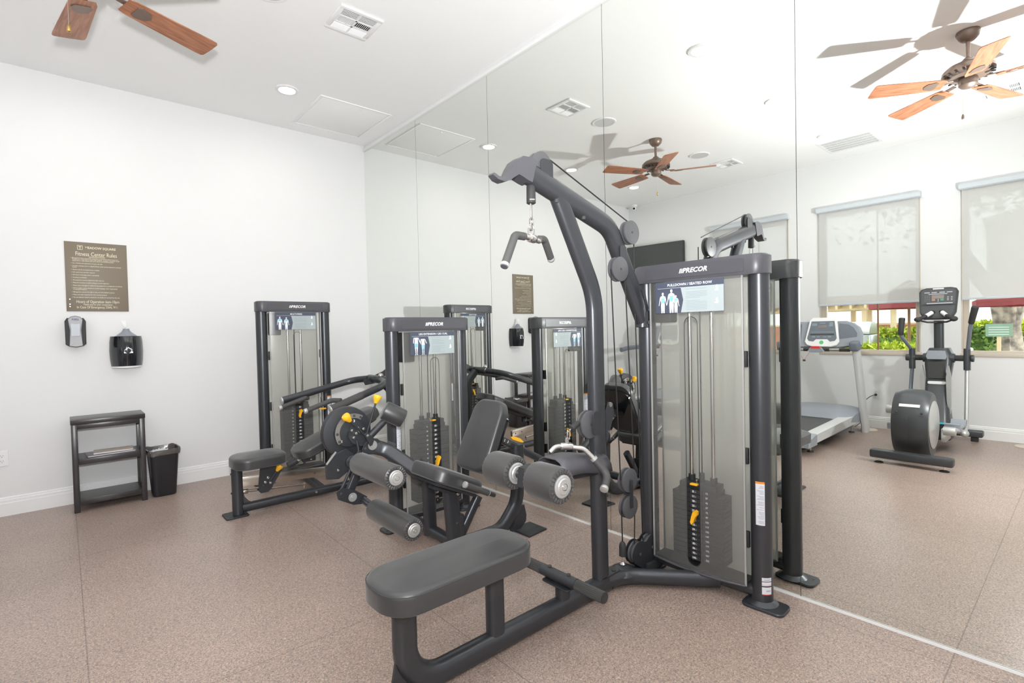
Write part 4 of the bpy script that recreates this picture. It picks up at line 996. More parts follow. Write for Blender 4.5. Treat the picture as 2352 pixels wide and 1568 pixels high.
# backrest pad: user faces the window wall
bu = V((.435, 0, .900)).normalized(); bn = V((-.900, 0, .435)).normalized()    # up the pad, out of its face
pc = V((-.705, YL, .672))
b = B('vinyl'); b.pad(pc - bn * .035, Y * -1, bu, .305, .44, .064, r=.085, edge=.022, dome=.008, taper=lambda q: 1.0 - .10 * (q + .5)); bp = b.build('backrest_pad', t)
b = B('black_gloss'); M_ = lambda a, c: (a, c); b.prism(rrect(.275, .375, .08), pc - bn * .034, Y * -1, bu, -.012, bev=.004); b.build('back_shell', bp)
b = B('plate_steel'); b.oval([pc - bn * .045 - bu * .02, V((-.60, YL, .645))], .07, .05, Y); b.build('pad_bracket', t)
# seat pad, tilted up at the front
su = V((.905, 0, -.425)).normalized(); sn = V((.425, 0, .905)).normalized()
sc = V((-.985, YL, .435))
b = B('vinyl'); b.pad(sc, su, Y, .345, .335, .078, r=.075, edge=.024, dome=.006); sp = b.build('seat_pad', t)
b = B('plate_steel'); b.box(sc - sn * .010 + su * .01, (.29, .24, .018), rot=Matrix((su, Y, sn)).transposed(), bev=.004)
b.box(sc - sn * .030 + su * .02, (.20, .06, .03), rot=Matrix((su, Y, sn)).transposed(), bev=.004); bolt(b, sc - sn * .03 + su * .08 - Y * .045, -Y, .010, 'chrome'); b.build('seat_board', sp)
# handle beside the seat
for s_ in (-1, 1):
    b = B('grip_rubber'); h0 = V((-.965, YL + s_ * .185, .462)); h1 = V((-.815, YL + s_ * .185, .385)); b.cyl(h0, h1, .017, n=20); hd = (h1 - h0).normalized()
    b.use('silver_plastic').cyl(h0 - hd * .014, h0, .0185, n=20, bev=.002); b.cyl(h1, h1 + hd * .004, .0178, n=20); b.use('frame_steel').cyl(h1, h1 + hd * .055, .013, n=16, bev=.005)
    b.tube([h0 + hd * .10, h0 + hd * .10 - Y * (s_ * .06) - Z * .02], .011, n=10); b.build('side_handle', t)
# pivot beam, cam disc, levers on the far side of the seat
YD = -2.61
SH = Matrix.Translation((.048, .105, -.024))
b = B('frame_steel'); b.oval([(-1.285, YD, .652), (-1.19, YD - .03, .620), (-1.05, YD - .25, .465)], .060, .085, Y, R=[0, .1, 0], r=.022)
b.use('plate_steel').prism([(-1.345, .640), (-1.33, .675), (-1.285, .705), (-1.245, .695), (-1.20, .655), (-1.21, .615), (-1.27, .605), (-1.32, .612)], (0, YD - .034, 0), X, Z, .006, bev=.002)
b.use('cap_plastic').prism([(-1.215, .600), (-1.175, .672), (-1.125, .645), (-1.165, .570)], (0, YD - .036, 0), X, Z, .012, bev=.003)
for x, z in ((-1.325, .648), (-1.222, .664)): bolt(b, (x, YD - .040, z), -Y, .010)
pb = b.build('pivot_beam', t, xf=SH)
b = B('silver_plastic'); b.lathe([(0, .010), (.007, .010), (.007, .007), (.016, .007), (.018, .004), (.027, .004), (.029, 0)], (-1.277, YD - .040, .660), -Y, n=30); b.build('pivot_cap', pb, xf=SH)
b = B('plate_steel'); b.cyl((-1.405, YD + .040, .752), (-1.405, YD + .015, .752), .140, n=56, bev=.003)
b.cyl((-1.405, YD + .050, .752), (-1.405, YD + .012, .752), .148, .144, n=56, bev=.002)
b.cyl((-1.405, YD + .015, .752), (-1.405, YD - .010, .752), .085, n=40, bev=.003); disc = b.build('cam_disc', t, xf=SH)
b = B('brushed_metal'); cX, cZ = -1.385, .752
def arc_strip(r0_, r1_, a0, a1, y0, th):
    n = 20; pts = [(cX + r1_ * cos(radians(a0 + (a1 - a0) * k / n)), cZ + r1_ * sin(radians(a0 + (a1 - a0) * k / n))) for k in range(n + 1)]
    q2 = [(cX + r0_ * cos(radians(a1 - (a1 - a0) * k / n)), cZ + r0_ * sin(radians(a1 - (a1 - a0) * k / n))) for k in range(n + 1)]
    vs = [(a, y0, c) for a, c in pts + q2] + [(a, y0 - th, c) for a, c in pts + q2]; N_ = len(pts) * 2; fs = []
    for k in range(N_): fs.append((k, (k + 1) % N_, (k + 1) % N_ + N_, k + N_))
    for k in range(n): fs += [(k, k + 1, N_ - 2 - k, N_ - 1 - k), (N_ + k, N_ + k + 1, 2 * N_ - 2 - k, 2 * N_ - 1 - k)]
    b.add(vs, fs)
arc_strip(.082, .108, 55, 215, YD - .012, .006)
for a in (60, 85, 180, 208): q = V((cX + .095 * cos(radians(a)), YD - .018, cZ + .095 * sin(radians(a)))); bolt(b, q, -Y, .008, 'vent_dark', .002)
b.use('chrome')
for q in ((-1.40, .765), (-1.375, .745), (-1.39, .722), (-1.355, .755), (-1.365, .775), (-1.33, .765)): b.cyl((q[0], YD - .010, q[1]), (q[0], YD - .040, q[1]), .009, n=12, bev=.002)
b.use('plate_steel').prism([(-1.42, .73), (-1.40, .80), (-1.37, .80), (-1.29, .70), (-1.30, .67), (-1.34, .66), (-1.40, .69)], (0, YD - .020, 0), X, Z, .006, bev=.002)
b.use('logo_white').text('1', (-1.452, YD - .0125, .705), X, Z, .020, bold=.03); b.text('3', (-1.375, YD - .0125, .815), X, Z, .020, bold=.03)
b.build('range_plate', disc, xf=SH)
def lever(p0, p1, rad, cap, nm, par, xf=None):
    p0, p1 = V(p0), V(p1); d = (p1 - p0).normalized(); b = B('plate_steel'); b.cyl(p0, p1, rad, n=14); o = b.build(nm, par, xf=xf)
    b = B('yellow'); L = .052; b.lathe([(rad + .004, -L * .55), (rad + .008, -.020), (rad + .016, 0), (rad + .019, .012), (rad + .015, .022), (0, .024)], p1, d, n=22); b.build('lever_knob', o, xf=xf)
lever((-1.335, YD - .045, .735), (-1.435, YD - .055, .845), .0065, None, 'range_lever', t, SH)
lever((-1.312, YD - .030, .720), (-1.243, YD - .045, .935), .0060, None, 'thigh_lever', t, SH)
# thigh stop pad on its arm
b = B('frame_steel'); b.tube([(-1.305, YD - .02, .695), (-1.175, YD - .02, .800)], .021, n=20); b.use('plate_steel').prism([(-1.335, .735), (-1.315, .745), (-1.27, .70), (-1.285, .665), (-1.30, .66)], (0, YD - .048, 0), X, Z, .008, bev=.002); bolt(b, (-1.315, YD - .056, .725), -Y, .009, 'chrome')
b.use('plate_steel').box((-1.160, YD - .03, .805), (.018, .10, .085), rot=Matrix.Rotation(radians(-40), 3, 'Y'), bev=.003); b.build('thigh_stop_arm', t, xf=SH)
pa = V((-1.165, YD + .025, .835)); pd = V((.75, -.30, -.05)).normalized()
b = B('vinyl'); a0 = V((-1.195, YD - .03, .862)); a1 = V((-1.085, YD - .075, .795)); dd = (a1 - a0).normalized(); L = (a1 - a0).length
u_, v_, w_ = basis(dd, Y); vs = []; fs = []; rings = [(.80, 0), (.95, .004), (1, .014), (1, L - .014), (.95, L - .004), (.80, L)]
for k_, h_ in rings:
    for j in range(28):
        an = 2 * pi * j / 28; vs.append(a0 + w_ * h_ + u_ * (.058 * k_ * cos(an)) + v_ * (.050 * k_ * sin(an)))
for i in range(len(rings) - 1):
    for j in range(28): a = 28 * i + j; c_ = 28 * i + (j + 1) % 28; fs.append((a, c_, c_ + 28, a + 28))
fs += [tuple(range(27, -1, -1)), tuple(140 + j for j in range(28))]
b.add(vs, fs); b.build('thigh_stop_pad', t, xf=SH)
# shin levers and rollers
b = B('frame_steel'); b.oval([(-1.300, YD, .640), (-1.335, YD, .560), (-1.415, YD, .395)], .030, .052, Y, r=.012); b.tube([(-1.370, YD - .026, .705), (-1.360, YD - .03, .64), (-1.475, YD - .02, .420)], .0085, n=10)
b.use('plate_steel').prism([(-1.50, .425), (-1.47, .445), (-1.39, .415), (-1.315, .360), (-1.33, .320), (-1.40, .330), (-1.49, .380)], (0, YD - .022, 0), X, Z, .007, bev=.002); bolt(b, (-1.475, YD - .030, .412), -Y, .009); b.build('shin_lever', t, xf=SH)
b = B('silver_plastic'); b.lathe([(0, .010), (.006, .010), (.006, .007), (.014, .007), (.016, .004), (.024, .004), (.026, 0)], (-1.405, YD - .029, .376), -Y, n=28); b.build('lever_cap', t, xf=SH)
b = B('frame_steel'); b.cyl((-1.345, -2.50, .556), (-1.362, -2.66, .572), .024, n=22); b.cyl((-1.345, -2.475, .555), (-1.345, -2.525, .555), .040, n=26, bev=.004); b.cyl((-1.290, -2.51, .322), (-1.303, -2.72, .315), .021, n=22); b.build('roller_shafts', t)
b = B('plate_steel'); b.prism([(-1.545, .575), (-1.505, .635), (-1.42, .66), (-1.35, .60), (-1.34, .55), (-1.42, .52), (-1.47, .49), (-1.54, .50)], (0, YD + .02, 0), X, Z, .022, bev=.004); b.use('silver_plastic').box((-1.515, YD - .005, .620), (.085, .004, .010), rot=Matrix.Rotation(radians(-48), 3, 'Y')); bolt(b, (-1.475, YD - .004, .545), -Y, .010, 'chrome'); b.build('counter_bracket', t, xf=SH)
roller(t, (-1.362, -2.645, .572), (-1.372, -3.090, .581), .062, (False, True)); roller(t, (-1.305, -2.705, .315), (-1.297, -3.120, .306), .058, (False, True))

# ------------------------------------------------------------ multi-press machine (back left)
YM = -1.27
t = thing('multi_press_machine', 'dark multi-press machine with reclining pad and long press arms, at the back by the corner', 'exercise machine', (-1.05, -1.0, 0))
tower(t, Matrix.Translation((-.996, -.530, 0)), .278, 1.605, .660, .0310, 16, 'MULTI-PRESS', [(.040, .120, 'full', 'chest'), (.095, .114, 'full', 'chest')], None, 1, label_side=1)
b = B('frame_steel'); b.tube([(-1.675, YM, .012), (-1.675, YM, .345)], .037, n=26); b.ball((-1.675, YM, .340), .037, (1, 1, .5), 22)
for z in (.31, .17): bolt(b, (-1.712, YM, z), -X, .007)
b.prism([(-1.64, .06), (-1.56, .068), (-1.60, .09), (-1.63, .13), (-1.642, .18)], (0, YM + .006, 0), X, Z, .012, bev=.001); b.build('front_post', t)
b = B('plate_steel'); b.prism(rrect(.15, .16, .02), (-1.69, YM + .01, 0), X, Y, .011, bev=.002); b.use('vent_dark').cyl((-1.735, YM - .045, .011), (-1.735, YM - .045, .0116), .008, n=12); b.build('front_foot_plate', t)
b = B('frame_steel'); b.tube([(-1.65, YM, .050), (-.42, YM, .050)], .034, n=22); b.oval([(-.996, -.53, .05), (-1.05, YM, .05)], .055, .065, Z); b.oval([(-.55, -.53, .05), (-.42, YM, .05)], .055, .065, Z); bolt(b, (-1.12, YM - .034, .055), -Y, .009, 'chrome'); b.build('floor_frame', t)
b = B('warm_steel'); b.box((-1.315, YM, .218), (.66, .030, .072), rot=Matrix.Rotation(radians(4), 3, 'Y'), bev=.002); b.use('vent_dark')
for x in (-1.12, -1.03): b.cyl((x, YM - .0155, .215 - (x + 1.315) * .07), (x, YM - .0165, .215 - (x + 1.315) * .07), .007, n=12)
b.build('seat_rail', t)
b = B('warm_steel'); b.cyl((-1.640, YM, .168), (-1.19, YM, .128), .010, n=16); b.cyl((-1.640, YM, .168), (-1.605, YM, .165), .017, n=18, bev=.003); b.cyl((-1.20, YM, .10), (-1.20, YM, .142), .007, n=10); b.build('guide_rod', t)
b = B('plate_steel'); b.prism([(-1.525, .335), (-1.375, .335), (-1.37, .285), (-1.455, .150), (-1.475, .135), (-1.525, .135), (-1.54, .155)], (0, YM - .026, 0), X, Z, -.004, bev=0) ; b.prism([(-1.525, .335), (-1.375, .335), (-1.37, .285), (-1.455, .150), (-1.475, .135), (-1.525, .135), (-1.54, .155)], (0, YM - .022, 0), X, Z, .010, bev=.002)
for q in ((-1.51, .305), (-1.40, .290), (-1.51, .190), (-1.45, .19)): bolt(b, (q[0], YM - .032, q[1]), -Y, .006)
for q in ((-1.475, .245), (-1.495, .215), (-1.46, .205)): b.use('chrome').cyl((q[0], YM - .032, q[1]), (q[0], YM - .046, q[1]), .010, n=12, bev=.002)
b.use('plate_steel').box((-1.50, YM, .338), (.20, .12, .012), bev=.002); b.box((-1.48, YM, .33), (.12, .04, .02)); car = b.build('seat_carriage', t)
lever((-1.468, YM - .05, .215), (-1.402, YM - .06, .308), .0055, None, 'seat_lever', t)
b = B('vinyl'); b.pad((-1.530, YM, .345), X, Y, .365, .300, .085, r=.10, edge=.028, dome=.010); b.build('seat_pad', t)
# reclining back pad
bu = V((.915, 0, .365)).normalized(); bn = V((-.365, 0, .915)).normalized(); pc = V((-.925, YM, .500))
b = B('vinyl'); b.pad(pc - bn * .03, bu, Y, .74, .285, .075, r=.105, edge=.026, dome=.012); bp = b.build('back_pad', t)
b = B('rubber'); b.prism(rrect(.66, .22, .06), pc - bn * .030, bu, Y, -.012, bev=.003); b.build('pad_board', bp)
b = B('plate_steel'); b.oval([(-1.16, YM, .385), (-1.27, YM, .315), (-1.32, YM, .30)], .05, .045, Y, R=.03); b2 = B('plate_steel'); b2.oval([(-.85, YM, .47), (-.78, YM, .05)], .06, .08, Y); b2.build('pad_post', t); b.box((-1.17, YM - .03, .335), (.10, .03, .05), bev=.004)
for k in range(3): b.use('logo_white').box((-1.165 + .004 * k, YM - .0465, .352 - .014 * k), (.012, .001, .004))
bolt(b, (-1.245, YM - .03, .335), -Y, .013, 'silver_plastic'); b.build('pad_hinge', t)
# press arms, rising to the pivot post on the right
b = B('frame_steel'); b.oval([(-.43, YM, .03), (-.43, YM, .80), (-.52, YM, .90)], .06, .08, Y, R=[0, .08, 0], r=.026); b.build('pivot_post', t)
b = B('frame_steel'); b.cyl((-.565, YM - .13, .905), (-.565, YM + .13, .905), .034, n=26, bev=.004); b.use('plate_steel').prism([(-.66, .895), (-.47, .965), (-.44, .985), (-.43, .93), (-.50, .90), (-.55, .865), (-.64, .855)], (0, YM + .06, 0), X, Z, .012, bev=.002); b.use('brushed_metal').ball((-.572, YM - .10, .942), .022); b.build('pivot_bracket', t)
for s_, xe, ze, nm in ((-1, -1.090, .738, 'press_arm'), (1, -1.245, .765, 'press_arm')):
    ya = YM + s_ * .315
    b = B('frame_steel'); pth = fillet([(xe, ya, ze), (-.635, ya, .885), (-.575, YM + s_ * .12, .905)], [0, .12, 0], 9); b.tube(pth, .0285, n=24); b.build(nm, t)
    arm_ = bpy.context.scene.collection.objects[-1]
    b = B('grip_rubber' if s_ < 0 else 'frame_steel'); d_ = (V((-.635, ya, .885)) - V((xe, ya, ze))).normalized(); b.cyl(V((xe, ya, ze)) - d_ * .002, V((xe, ya, ze)) + d_ * .26, .0300, n=24); b.use('silver_plastic').cyl(V((xe, ya, ze)) - d_ * .012, V((xe, ya, ze)) - d_ * .001, .0305, n=24, bev=.003); b.build('arm_sleeve', t)
    b = B('grip_rubber'); hx = xe - .155 if s_ < 0 else xe - .03; h0 = V((hx, ya - s_ * .07 + (0 if s_ < 0 else -.005), ze + (.002 if s_ < 0 else -.045))); h1 = h0 + V((.185, 0, .055)); 
    b.tube([h0, h1, V((h1.x + .045, ya, h1.z - .012 if s_ > 0 else h1.z + .0))], .0185, R=.035, n=20); b.use('silver_plastic').cyl(h0 - (h1 - h0).normalized() * .022, h0, .0190, n=20, bev=.003); b.build('press_handle', t)

b = B('yellow'); b.box((-1.112, -1.47, .733), (.055, .012, .012), bev=.004); b.build('arm_pin', t)
# ------------------------------------------------------------ treadmills (behind the camera's left, seen in the mirror)
def treadmill(cy, x0, rails, label):
    t = thing('treadmill', label, 'treadmill', (x0 - .9, cy, 0), 'treadmills facing the window wall')
    xr, xf_ = x0, x0 - 1.80
    b = B('belt'); b.bx(xr - .08, xf_ + .45, cy - .255, cy + .255, .150, .196, bev=.012); b.build('running_belt', t)
    for s_ in (-1, 1):
        b = B('light_silver'); b.prism([(xr - .10, .105), (xr - .10, .190), (xr - .9, .214), (xf_ + .33, .225), (xf_ + .33, .13)], (0, cy + s_ * .255 + (0 if s_ > 0 else 0), 0), X, Z, -s_ * .118, bev=.010); b.build('side_rail', t)
        b = B('slate_light'); b.prism([(xr + .035, .085), (xr + .02, .165), (xr - .12, .198), (xr - .18, .198), (xr - .18, .085)], (0, cy + s_ * .250, 0), X, Z, -s_ * .13, bev=.012); b.build('rear_cap', t)
    b = B('slate_plastic'); b.bx(xr - .02, xr + .02, cy - .25, cy + .25, .09, .165, bev=.015); b.bx(xr - .3, xf_ + .2, cy - .30, cy + .30, .06, .11); b.build('base', t)
    b = B('vent_dark')
    for xx in (xr - .22, xf_ + .25):
        for s_ in (-1, 1): b.cyl((xx, cy + s_ * .30, .0), (xx, cy + s_ * .30, .012), .030, n=20); b.use('chrome').cyl((xx, cy + s_ * .30, .01), (xx, cy + s_ * .30, .09), .008, n=12); b.use('vent_dark')
    b.build('levelling_feet', t)
    b = B('slate_light'); vs = []; fs = []; n = 14
    pr = [(xf_ + .62, .200), (xf_ + .56, .262), (xf_ + .44, .300), (xf_ + .24, .318), (xf_ + .08, .300), (xf_ + .02, .22), (xf_ + .03, .09)]
    for k in range(n + 1):
        y = -.375 + .75 * k / n; q = 1 - abs(y / .375) ** 5 * .30
        for x, z in pr: vs.append((x - (1 - q) * .25, cy + y, .09 + (z - .09) * q))
    m_ = len(pr)
    for k in range(n):
        for j in range(m_ - 1): a = k * m_ + j; fs.append((a, a + 1, a + m_ + 1, a + m_))
    fs += [tuple(range(m_)), tuple(n * m_ + j for j in range(m_ - 1, -1, -1))]
    b.add(vs, fs); b.build('motor_hood', t)
    ux0, ux1 = x0 - 1.70, x0 - 1.42
    for s_ in (-1, 1):
        b = B('light_silver'); b.oval([(ux0, cy + s_ * .405, .0), (ux1, cy + s_ * .385, 1.02)], .055, .145, Y, r=.020); up = b.build('upright', t)
        b = B('slate_plastic'); b.box((ux1 + .055, cy + s_ * .395, 1.035), (.15, .10, .115), rot=Matrix.Rotation(radians(8), 3, 'Y'), bev=.028, seg=3); b.build('hand_block', t)
        b = B('grille_grey'); b.box((ux1 + .115, cy + s_ * .39, 1.035), (.012, .055, .05), bev=.004); b.build('block_badge', t)
        if rails:
            b = B('slate_plastic'); b.oval([(ux1 + .04, cy + s_ * .395, 1.00), (ux1 + .50, cy + s_ * .395, .985), (ux1 + .66, cy + s_ * .395, .965)], .055, .07, Y, R=[0, .1, 0], r=.025); b.build('side_handrail', t)
    # console body with the two rounded wings
    tilt = Matrix.Rotation(radians(-14), 3, 'Y')
    cc = V((ux1 - .015, cy - .02, 1.145)); R_ = tilt
    def L(x, y, z): return cc + R_ @ V((x, y, z))
    out = [(-.44, -.115), (-.44, .02), (-.41, .095), (-.35, .145), (-.27, .175), (.27, .175), (.35, .145), (.41, .095), (.44, .02), (.44, -.115), (.25, -.15), (-.25, -.15)]
    b = B('slate_light'); b.prism(out, L(.0, 0, 0), R_ @ Y, R_ @ Z, .055, bev=.02); con = b.build('console_body', t)
    for s_ in (-1, 1):
        b = B('slate_plastic'); b.prism([(s_ * .20, -.05), (s_ * .385, -.02), (s_ * .388, .02), (s_ * .35, .085), (s_ * .30, .125), (s_ * .20, .14)], L(.0560, 0, 0), R_ @ Y, R_ @ Z, .002 , bev=0); b.build('cup_holder', con)
    b = B('trim_paint'); b.prism([(-.185, -.085), (-.16, -.125), (-.10, -.145), (.10, -.145), (.16, -.125), (.185, -.085), (.145, .185), (.115, .21), (-.115, .21), (-.145, .185)], L(.057, -.035, .0), R_ @ Y, R_ @ Z, .022, bev=.008); pn = b.build('console_panel', con)
    b = B('slate_plastic'); x_ = .0795; b.prism([(-.158, -.045), (-.14, -.075), (-.09, -.083), (-.06, -.055), (.06, -.055), (.09, -.083), (.14, -.075), (.158, -.045), (.122, .165), (-.122, .165)], L(x_, -.035, 0), R_ @ Y, R_ @ Z, .0015)
    b.use('vent_dark').prism([(-.13, -.005), (.13, -.005), (.125, .012), (-.125, .012)], L(x_ + .0016, -.035, 0), R_ @ Y, R_ @ Z, .001)
    b.use('lcd').prism([(-.045, .085), (.045, .085), (.045, .115), (-.045, .115)], L(x_ + .0018, -.035, 0), R_ @ Y, R_ @ Z, .001)
    b.use('placard_line')
    for q in ((-.11, .10, .04, .05), (.06, .11, .055, .03), (-.03, .135, .06, .012), (-.12, .03, .24, .006), (-.10, -.035, .035, .02), (-.05, -.032, .035, .012), (.02, -.032, .035, .012), (.07, -.035, .035, .02)): b.prism([(q[0], q[1]), (q[0] + q[2], q[1]), (q[0] + q[2], q[1] + q[3]), (q[0], q[1] + q[3])], L(x_ + .0018, -.035, 0), R_ @ Y, R_ @ Z, .0006)
    b.build('display', pn)
    b = B('green_button'); b.prism(circ(.022, 20), L(.079, -.035, -.093), R_ @ Y, R_ @ Z, .003); b.build('start_button', pn)
    b = B('rubber'); b.cyl((ux1 + .075, cy - .345, .985), (ux1 + .075, cy + .345, .985), .019, n=20); b.use('chrome')
    for s_ in (-1, 1): b.cyl((ux1 + .0765, cy + s_ * .14, .986), (ux1 + .0765, cy + s_ * .24, .986), .0195, n=20)
    bar = b.build('front_handlebar', t)
    b = B('slate_light'); b.prism([(-.09, -.02), (-.05, -.035), (.05, -.035), (.09, -.02), (.06, .025), (-.06, .025)], (ux1 + .085, cy, .99), Y, Z, .03, bev=.006); b.use('red_plastic').prism([(-.055, .012), (.055, .012), (.045, .038), (-.045, .038)], (ux1 + .10, cy, .99), Y, Z, .02, bev=.004); b.build('stop_switch', t)
    b = B('red_plastic'); b.tube([(ux1 + .10, cy + .06, .97), (ux1 + .10, cy + .13, .86), (ux1 + .10, cy + .21, .97)], .0016, R=.01, n=6); b.use('vent_dark').box((ux1 + .10, cy + .13, .855), (.012, .03, .02), bev=.003); b.build('safety_lanyard', t)
treadmill(-3.175, -2.86, False, 'grey treadmill with white console panel standing before the middle window')
treadmill(-.985, -3.08, True, 'grey treadmill with side handrails standing under the television')

# ------------------------------------------------------------ elliptical trainer
ye = -4.29
t = thing('elliptical_trainer', 'dark grey elliptical trainer with round rear flywheel housing facing the windows', 'elliptical trainer', (-3.8, ye, 0))
b = B('ell_grey'); b.box((-3.075, ye, .085), (.095, .60, .075), bev=.016); b.build('rear_stabilizer', t)
b = B('ell_grey'); b.box((-4.72, ye, .085), (.11, .62, .07), bev=.016); b.use('rubber'); 
for s_ in (-1, 1): b.bx(-4.75, -4.69, ye + s_ * .24 - .03, ye + s_ * .24 + .03, .0, .05, bev=.004)
b.build('front_stabilizer', t)
b = B('rubber')
for s_ in (-1, 1): b.lathe([(0, 0), (.036, 0), (.036, .006), (.020, .014), (0, .014)], (-3.075, ye + s_ * .235, 0), n=22); b.use('chrome').cyl((-3.075, ye + s_ * .235, .012), (-3.075, ye + s_ * .235, .055), .007, n=12); b.use('rubber')
b.build('levelling_feet', t)
# housing: rounded drum, taller than deep
b = B('ell_grey'); vs = []; fs = []; ny = 16; na = 40; hc_ = V((-3.36, ye + .02, .350))
for k in range(ny + 1):
    y = -1 + 2 * k / ny; sc_ = (1 - abs(y) ** 3.2 * .10)
    for j in range(na):
        a = 2 * pi * j / na; rx, rz = .255, .318; bulge = 1.0
        vs.append((hc_.x + rx * sc_ * cos(a), hc_.y + y * .135, max(.045, hc_.z + rz * sc_ * sin(a))))
for k in range(ny):
    for j in range(na): a = k * na + j; c_ = k * na + (j + 1) % na; fs.append((a, c_, c_ + na, a + na))
fs += [tuple(range(na)), tuple(ny * na + j for j in range(na - 1, -1, -1))]
b.add(vs, fs); hs = b.build('flywheel_housing', t)
for s_ in (-1, 1):
    b = B('silver_plastic'); b.lathe([(0, .012), (.12, .012), (.135, .008), (.205, .008), (.218, .002), (.218, -.01), (0, -.01)], (-3.375, hc_.y + s_ * .138, .350), Y * s_, n=48); b.build('side_disc', hs)
b = B('trim_paint'); pts = []; 
def on_h(ang_deg, y, off): a = radians(ang_deg); return V((hc_.x + (.255 + off) * cos(a), hc_.y + y * .8, hc_.z + (.318 + off) * sin(a)))
for k in range(9): pts.append(on_h(36, -.095 + .19 * k / 8, .0))
b.sweep([q + V((.0, 0, 0)) for q in pts], rrect(.030, .008, .004), side=V((-sin(radians(36)), 0, cos(radians(36))))); b.build('badge', hs)
b = B('vent_dark'); b.tube([on_h(q, 0, -.0005) for q in range(-55, 22, 6)], .0016, n=6); b.tube([on_h(20, -.15 + .30 * k / 8, -.004) for k in range(9)], .0016, n=6)
for s_ in (-1, 1): b.ball(on_h(24, s_ * .115, -.006), .0085)
b.build('housing_seams', hs)
b = B('ell_grey'); b.oval([(-3.30, ye, .10), (-4.72, ye, .11)], .09, .07, Y); b.build('base_beam', t)
# front cowl, column, ramp
b = B('ell_grey'); vs = []; fs = []; prof = [(.135, .10, -4.02), (.13, .26, -4.02), (.105, .45, -4.17), (.10, .70, -4.26), (.115, .84, -4.29), (.115, .94, -4.31), (.085, 1.01, -4.33)]
for hw, z, xf0 in prof:
    xb = xf0 - .17 - (.10 if z < .3 else 0)
    for a, c_ in rrect(2 * hw, abs(xf0 - xb), .05, 5): vs.append(((xf0 + xb) / 2 + c_, ye + a, z))
P_n = len(rrect(1, 1, .05, 5))
for i in range(len(prof) - 1):
    for j in range(P_n): a = i * P_n + j; c_ = i * P_n + (j + 1) % P_n; fs.append((a, c_, c_ + P_n, a + P_n))
fs += [tuple(range(P_n - 1, -1, -1)), tuple((len(prof) - 1) * P_n + j for j in range(P_n))]
b.add(vs, fs); cw = b.build('front_cowl', t)
b = B('silver_plastic'); b.prism([(-.115, .30), (-.09, .48), (-.085, .72), (-.105, .84), (-.125, .72), (-.125, .45)], (-4.21, ye, 0), Y, Z, .04); b.prism([(.115, .30), (.125, .45), (.125, .72), (.105, .84), (.085, .72), (.09, .48)], (-4.21, ye, 0), Y, Z, .04); b.build('cowl_flank', cw)
b = B('vent_dark'); sl = V((-.20, 0, .98)).normalized(); b.prism([(-.07, .70), (.07, .70), (.07, .86), (-.07, .86)], (-4.245, ye, 0), Y, Z, .01, bev=0); b.use('rubber').prism([(-.085, .30), (.085, .30), (.075, .62), (-.075, .62)], (-4.085 , ye, 0), Y, V((-.40, 0, 1)), .004)
b.use('vent_dark').prism([(-.018, .34), (.018, .34), (.014, .58), (-.014, .58)], (-4.079, ye, 0), Y, V((-.40, 0, 1)), .003); b.use('label_white')
for k in range(4):
    for s_ in (-1, 1): b.prism([(s_ * .026, .35 + .065 * k), (s_ * .055, .35 + .065 * k), (s_ * .055, .354 + .065 * k), (s_ * .026, .354 + .065 * k)], (-4.0795, ye, 0), Y, V((-.40, 0, 1)), .001)
b.build('cowl_recess', cw)
b = B('trim_paint'); b.prism(rrect(.15, .030, .014), (-4.252, ye, .655), Y, Z, .02, bev=.003); b.build('cowl_badge', cw)
b = B('slate_light'); b.prism([(-.075, .90), (.075, .90), (.085, .93), (.07, .99), (-.07, .99), (-.085, .93)], (-4.235, ye, 0), Y, Z, .012, bev=.003); b.build('bottle_holder', cw)
b = B('cyan_trim'); b.prism([(-.12, .262), (.12, .262), (.12, .278), (-.12, .278)], (-4.02, ye, 0), Y, Z, .012); b.use('light_silver').bx(-4.05, -3.80, ye - .14, ye - .10, .12, .25, bev=.01); b.bx(-4.05, -3.80, ye + .10, ye + .14, .12, .25, bev=.01); b.build('ramp', t)
b = B('ell_grey'); b.oval([(-4.38, ye, .98), (-4.37, ye, 1.30)], .085, .07, Y, r=.03); b.build('console_post', t)
b = B('ell_grey'); b.cyl((-4.36, ye - .13, .908), (-4.36, ye - .055, .908), .046, .055, n=28); b.cyl((-4.36, ye + .13, .908), (-4.36, ye + .055, .908), .046, .055, n=28); b.use('rubber').cyl((-4.36, ye - .20, .908), (-4.36, ye - .13, .908), .030, n=24); b.cyl((-4.36, ye + .20, .908), (-4.36, ye + .13, .908), .030, n=24); b.build('cross_axle', t)
# console
tilt = Matrix.Rotation(radians(-12), 3, 'Y'); cc = V((-4.335, ye, 1.475))
def L(x, y, z): return cc + tilt @ V((x, y, z))
b = B('ell_grey'); b.prism([(-.150, -.09), (-.115, -.165), (.115, -.165), (.150, -.09), (.162, .13), (.145, .163), (.10, .176), (-.10, .176), (-.145, .163), (-.162, .13)], L(-.03, 0, 0), tilt @ Y, tilt @ Z, .045, bev=.012); con = b.build('console', t)
b = B('console_dark'); b.prism([(-.135, -.002), (.135, -.002), (.142, .13), (.12, .152), (-.12, .152), (-.142, .13)], L(.0155, 0, 0), tilt @ Y, tilt @ Z, .0015); b.prism([(-.125, -.09), (-.10, -.135), (.10, -.135), (.125, -.09), (.135, -.022), (-.135, -.022)], L(.0155, 0, 0), tilt @ Y, tilt @ Z, .0015)
b.use('vent_dark').prism([(-.15, -.018), (.15, -.018), (.15, -.008), (-.15, -.008)], L(.0155, 0, 0), tilt @ Y, tilt @ Z, .004); b.use('label_grey').prism([(-.12, -.005), (.09, -.005), (.09, .006), (-.12, .006)], L(.018, 0, 0), tilt @ Y, tilt @ Z, .012)
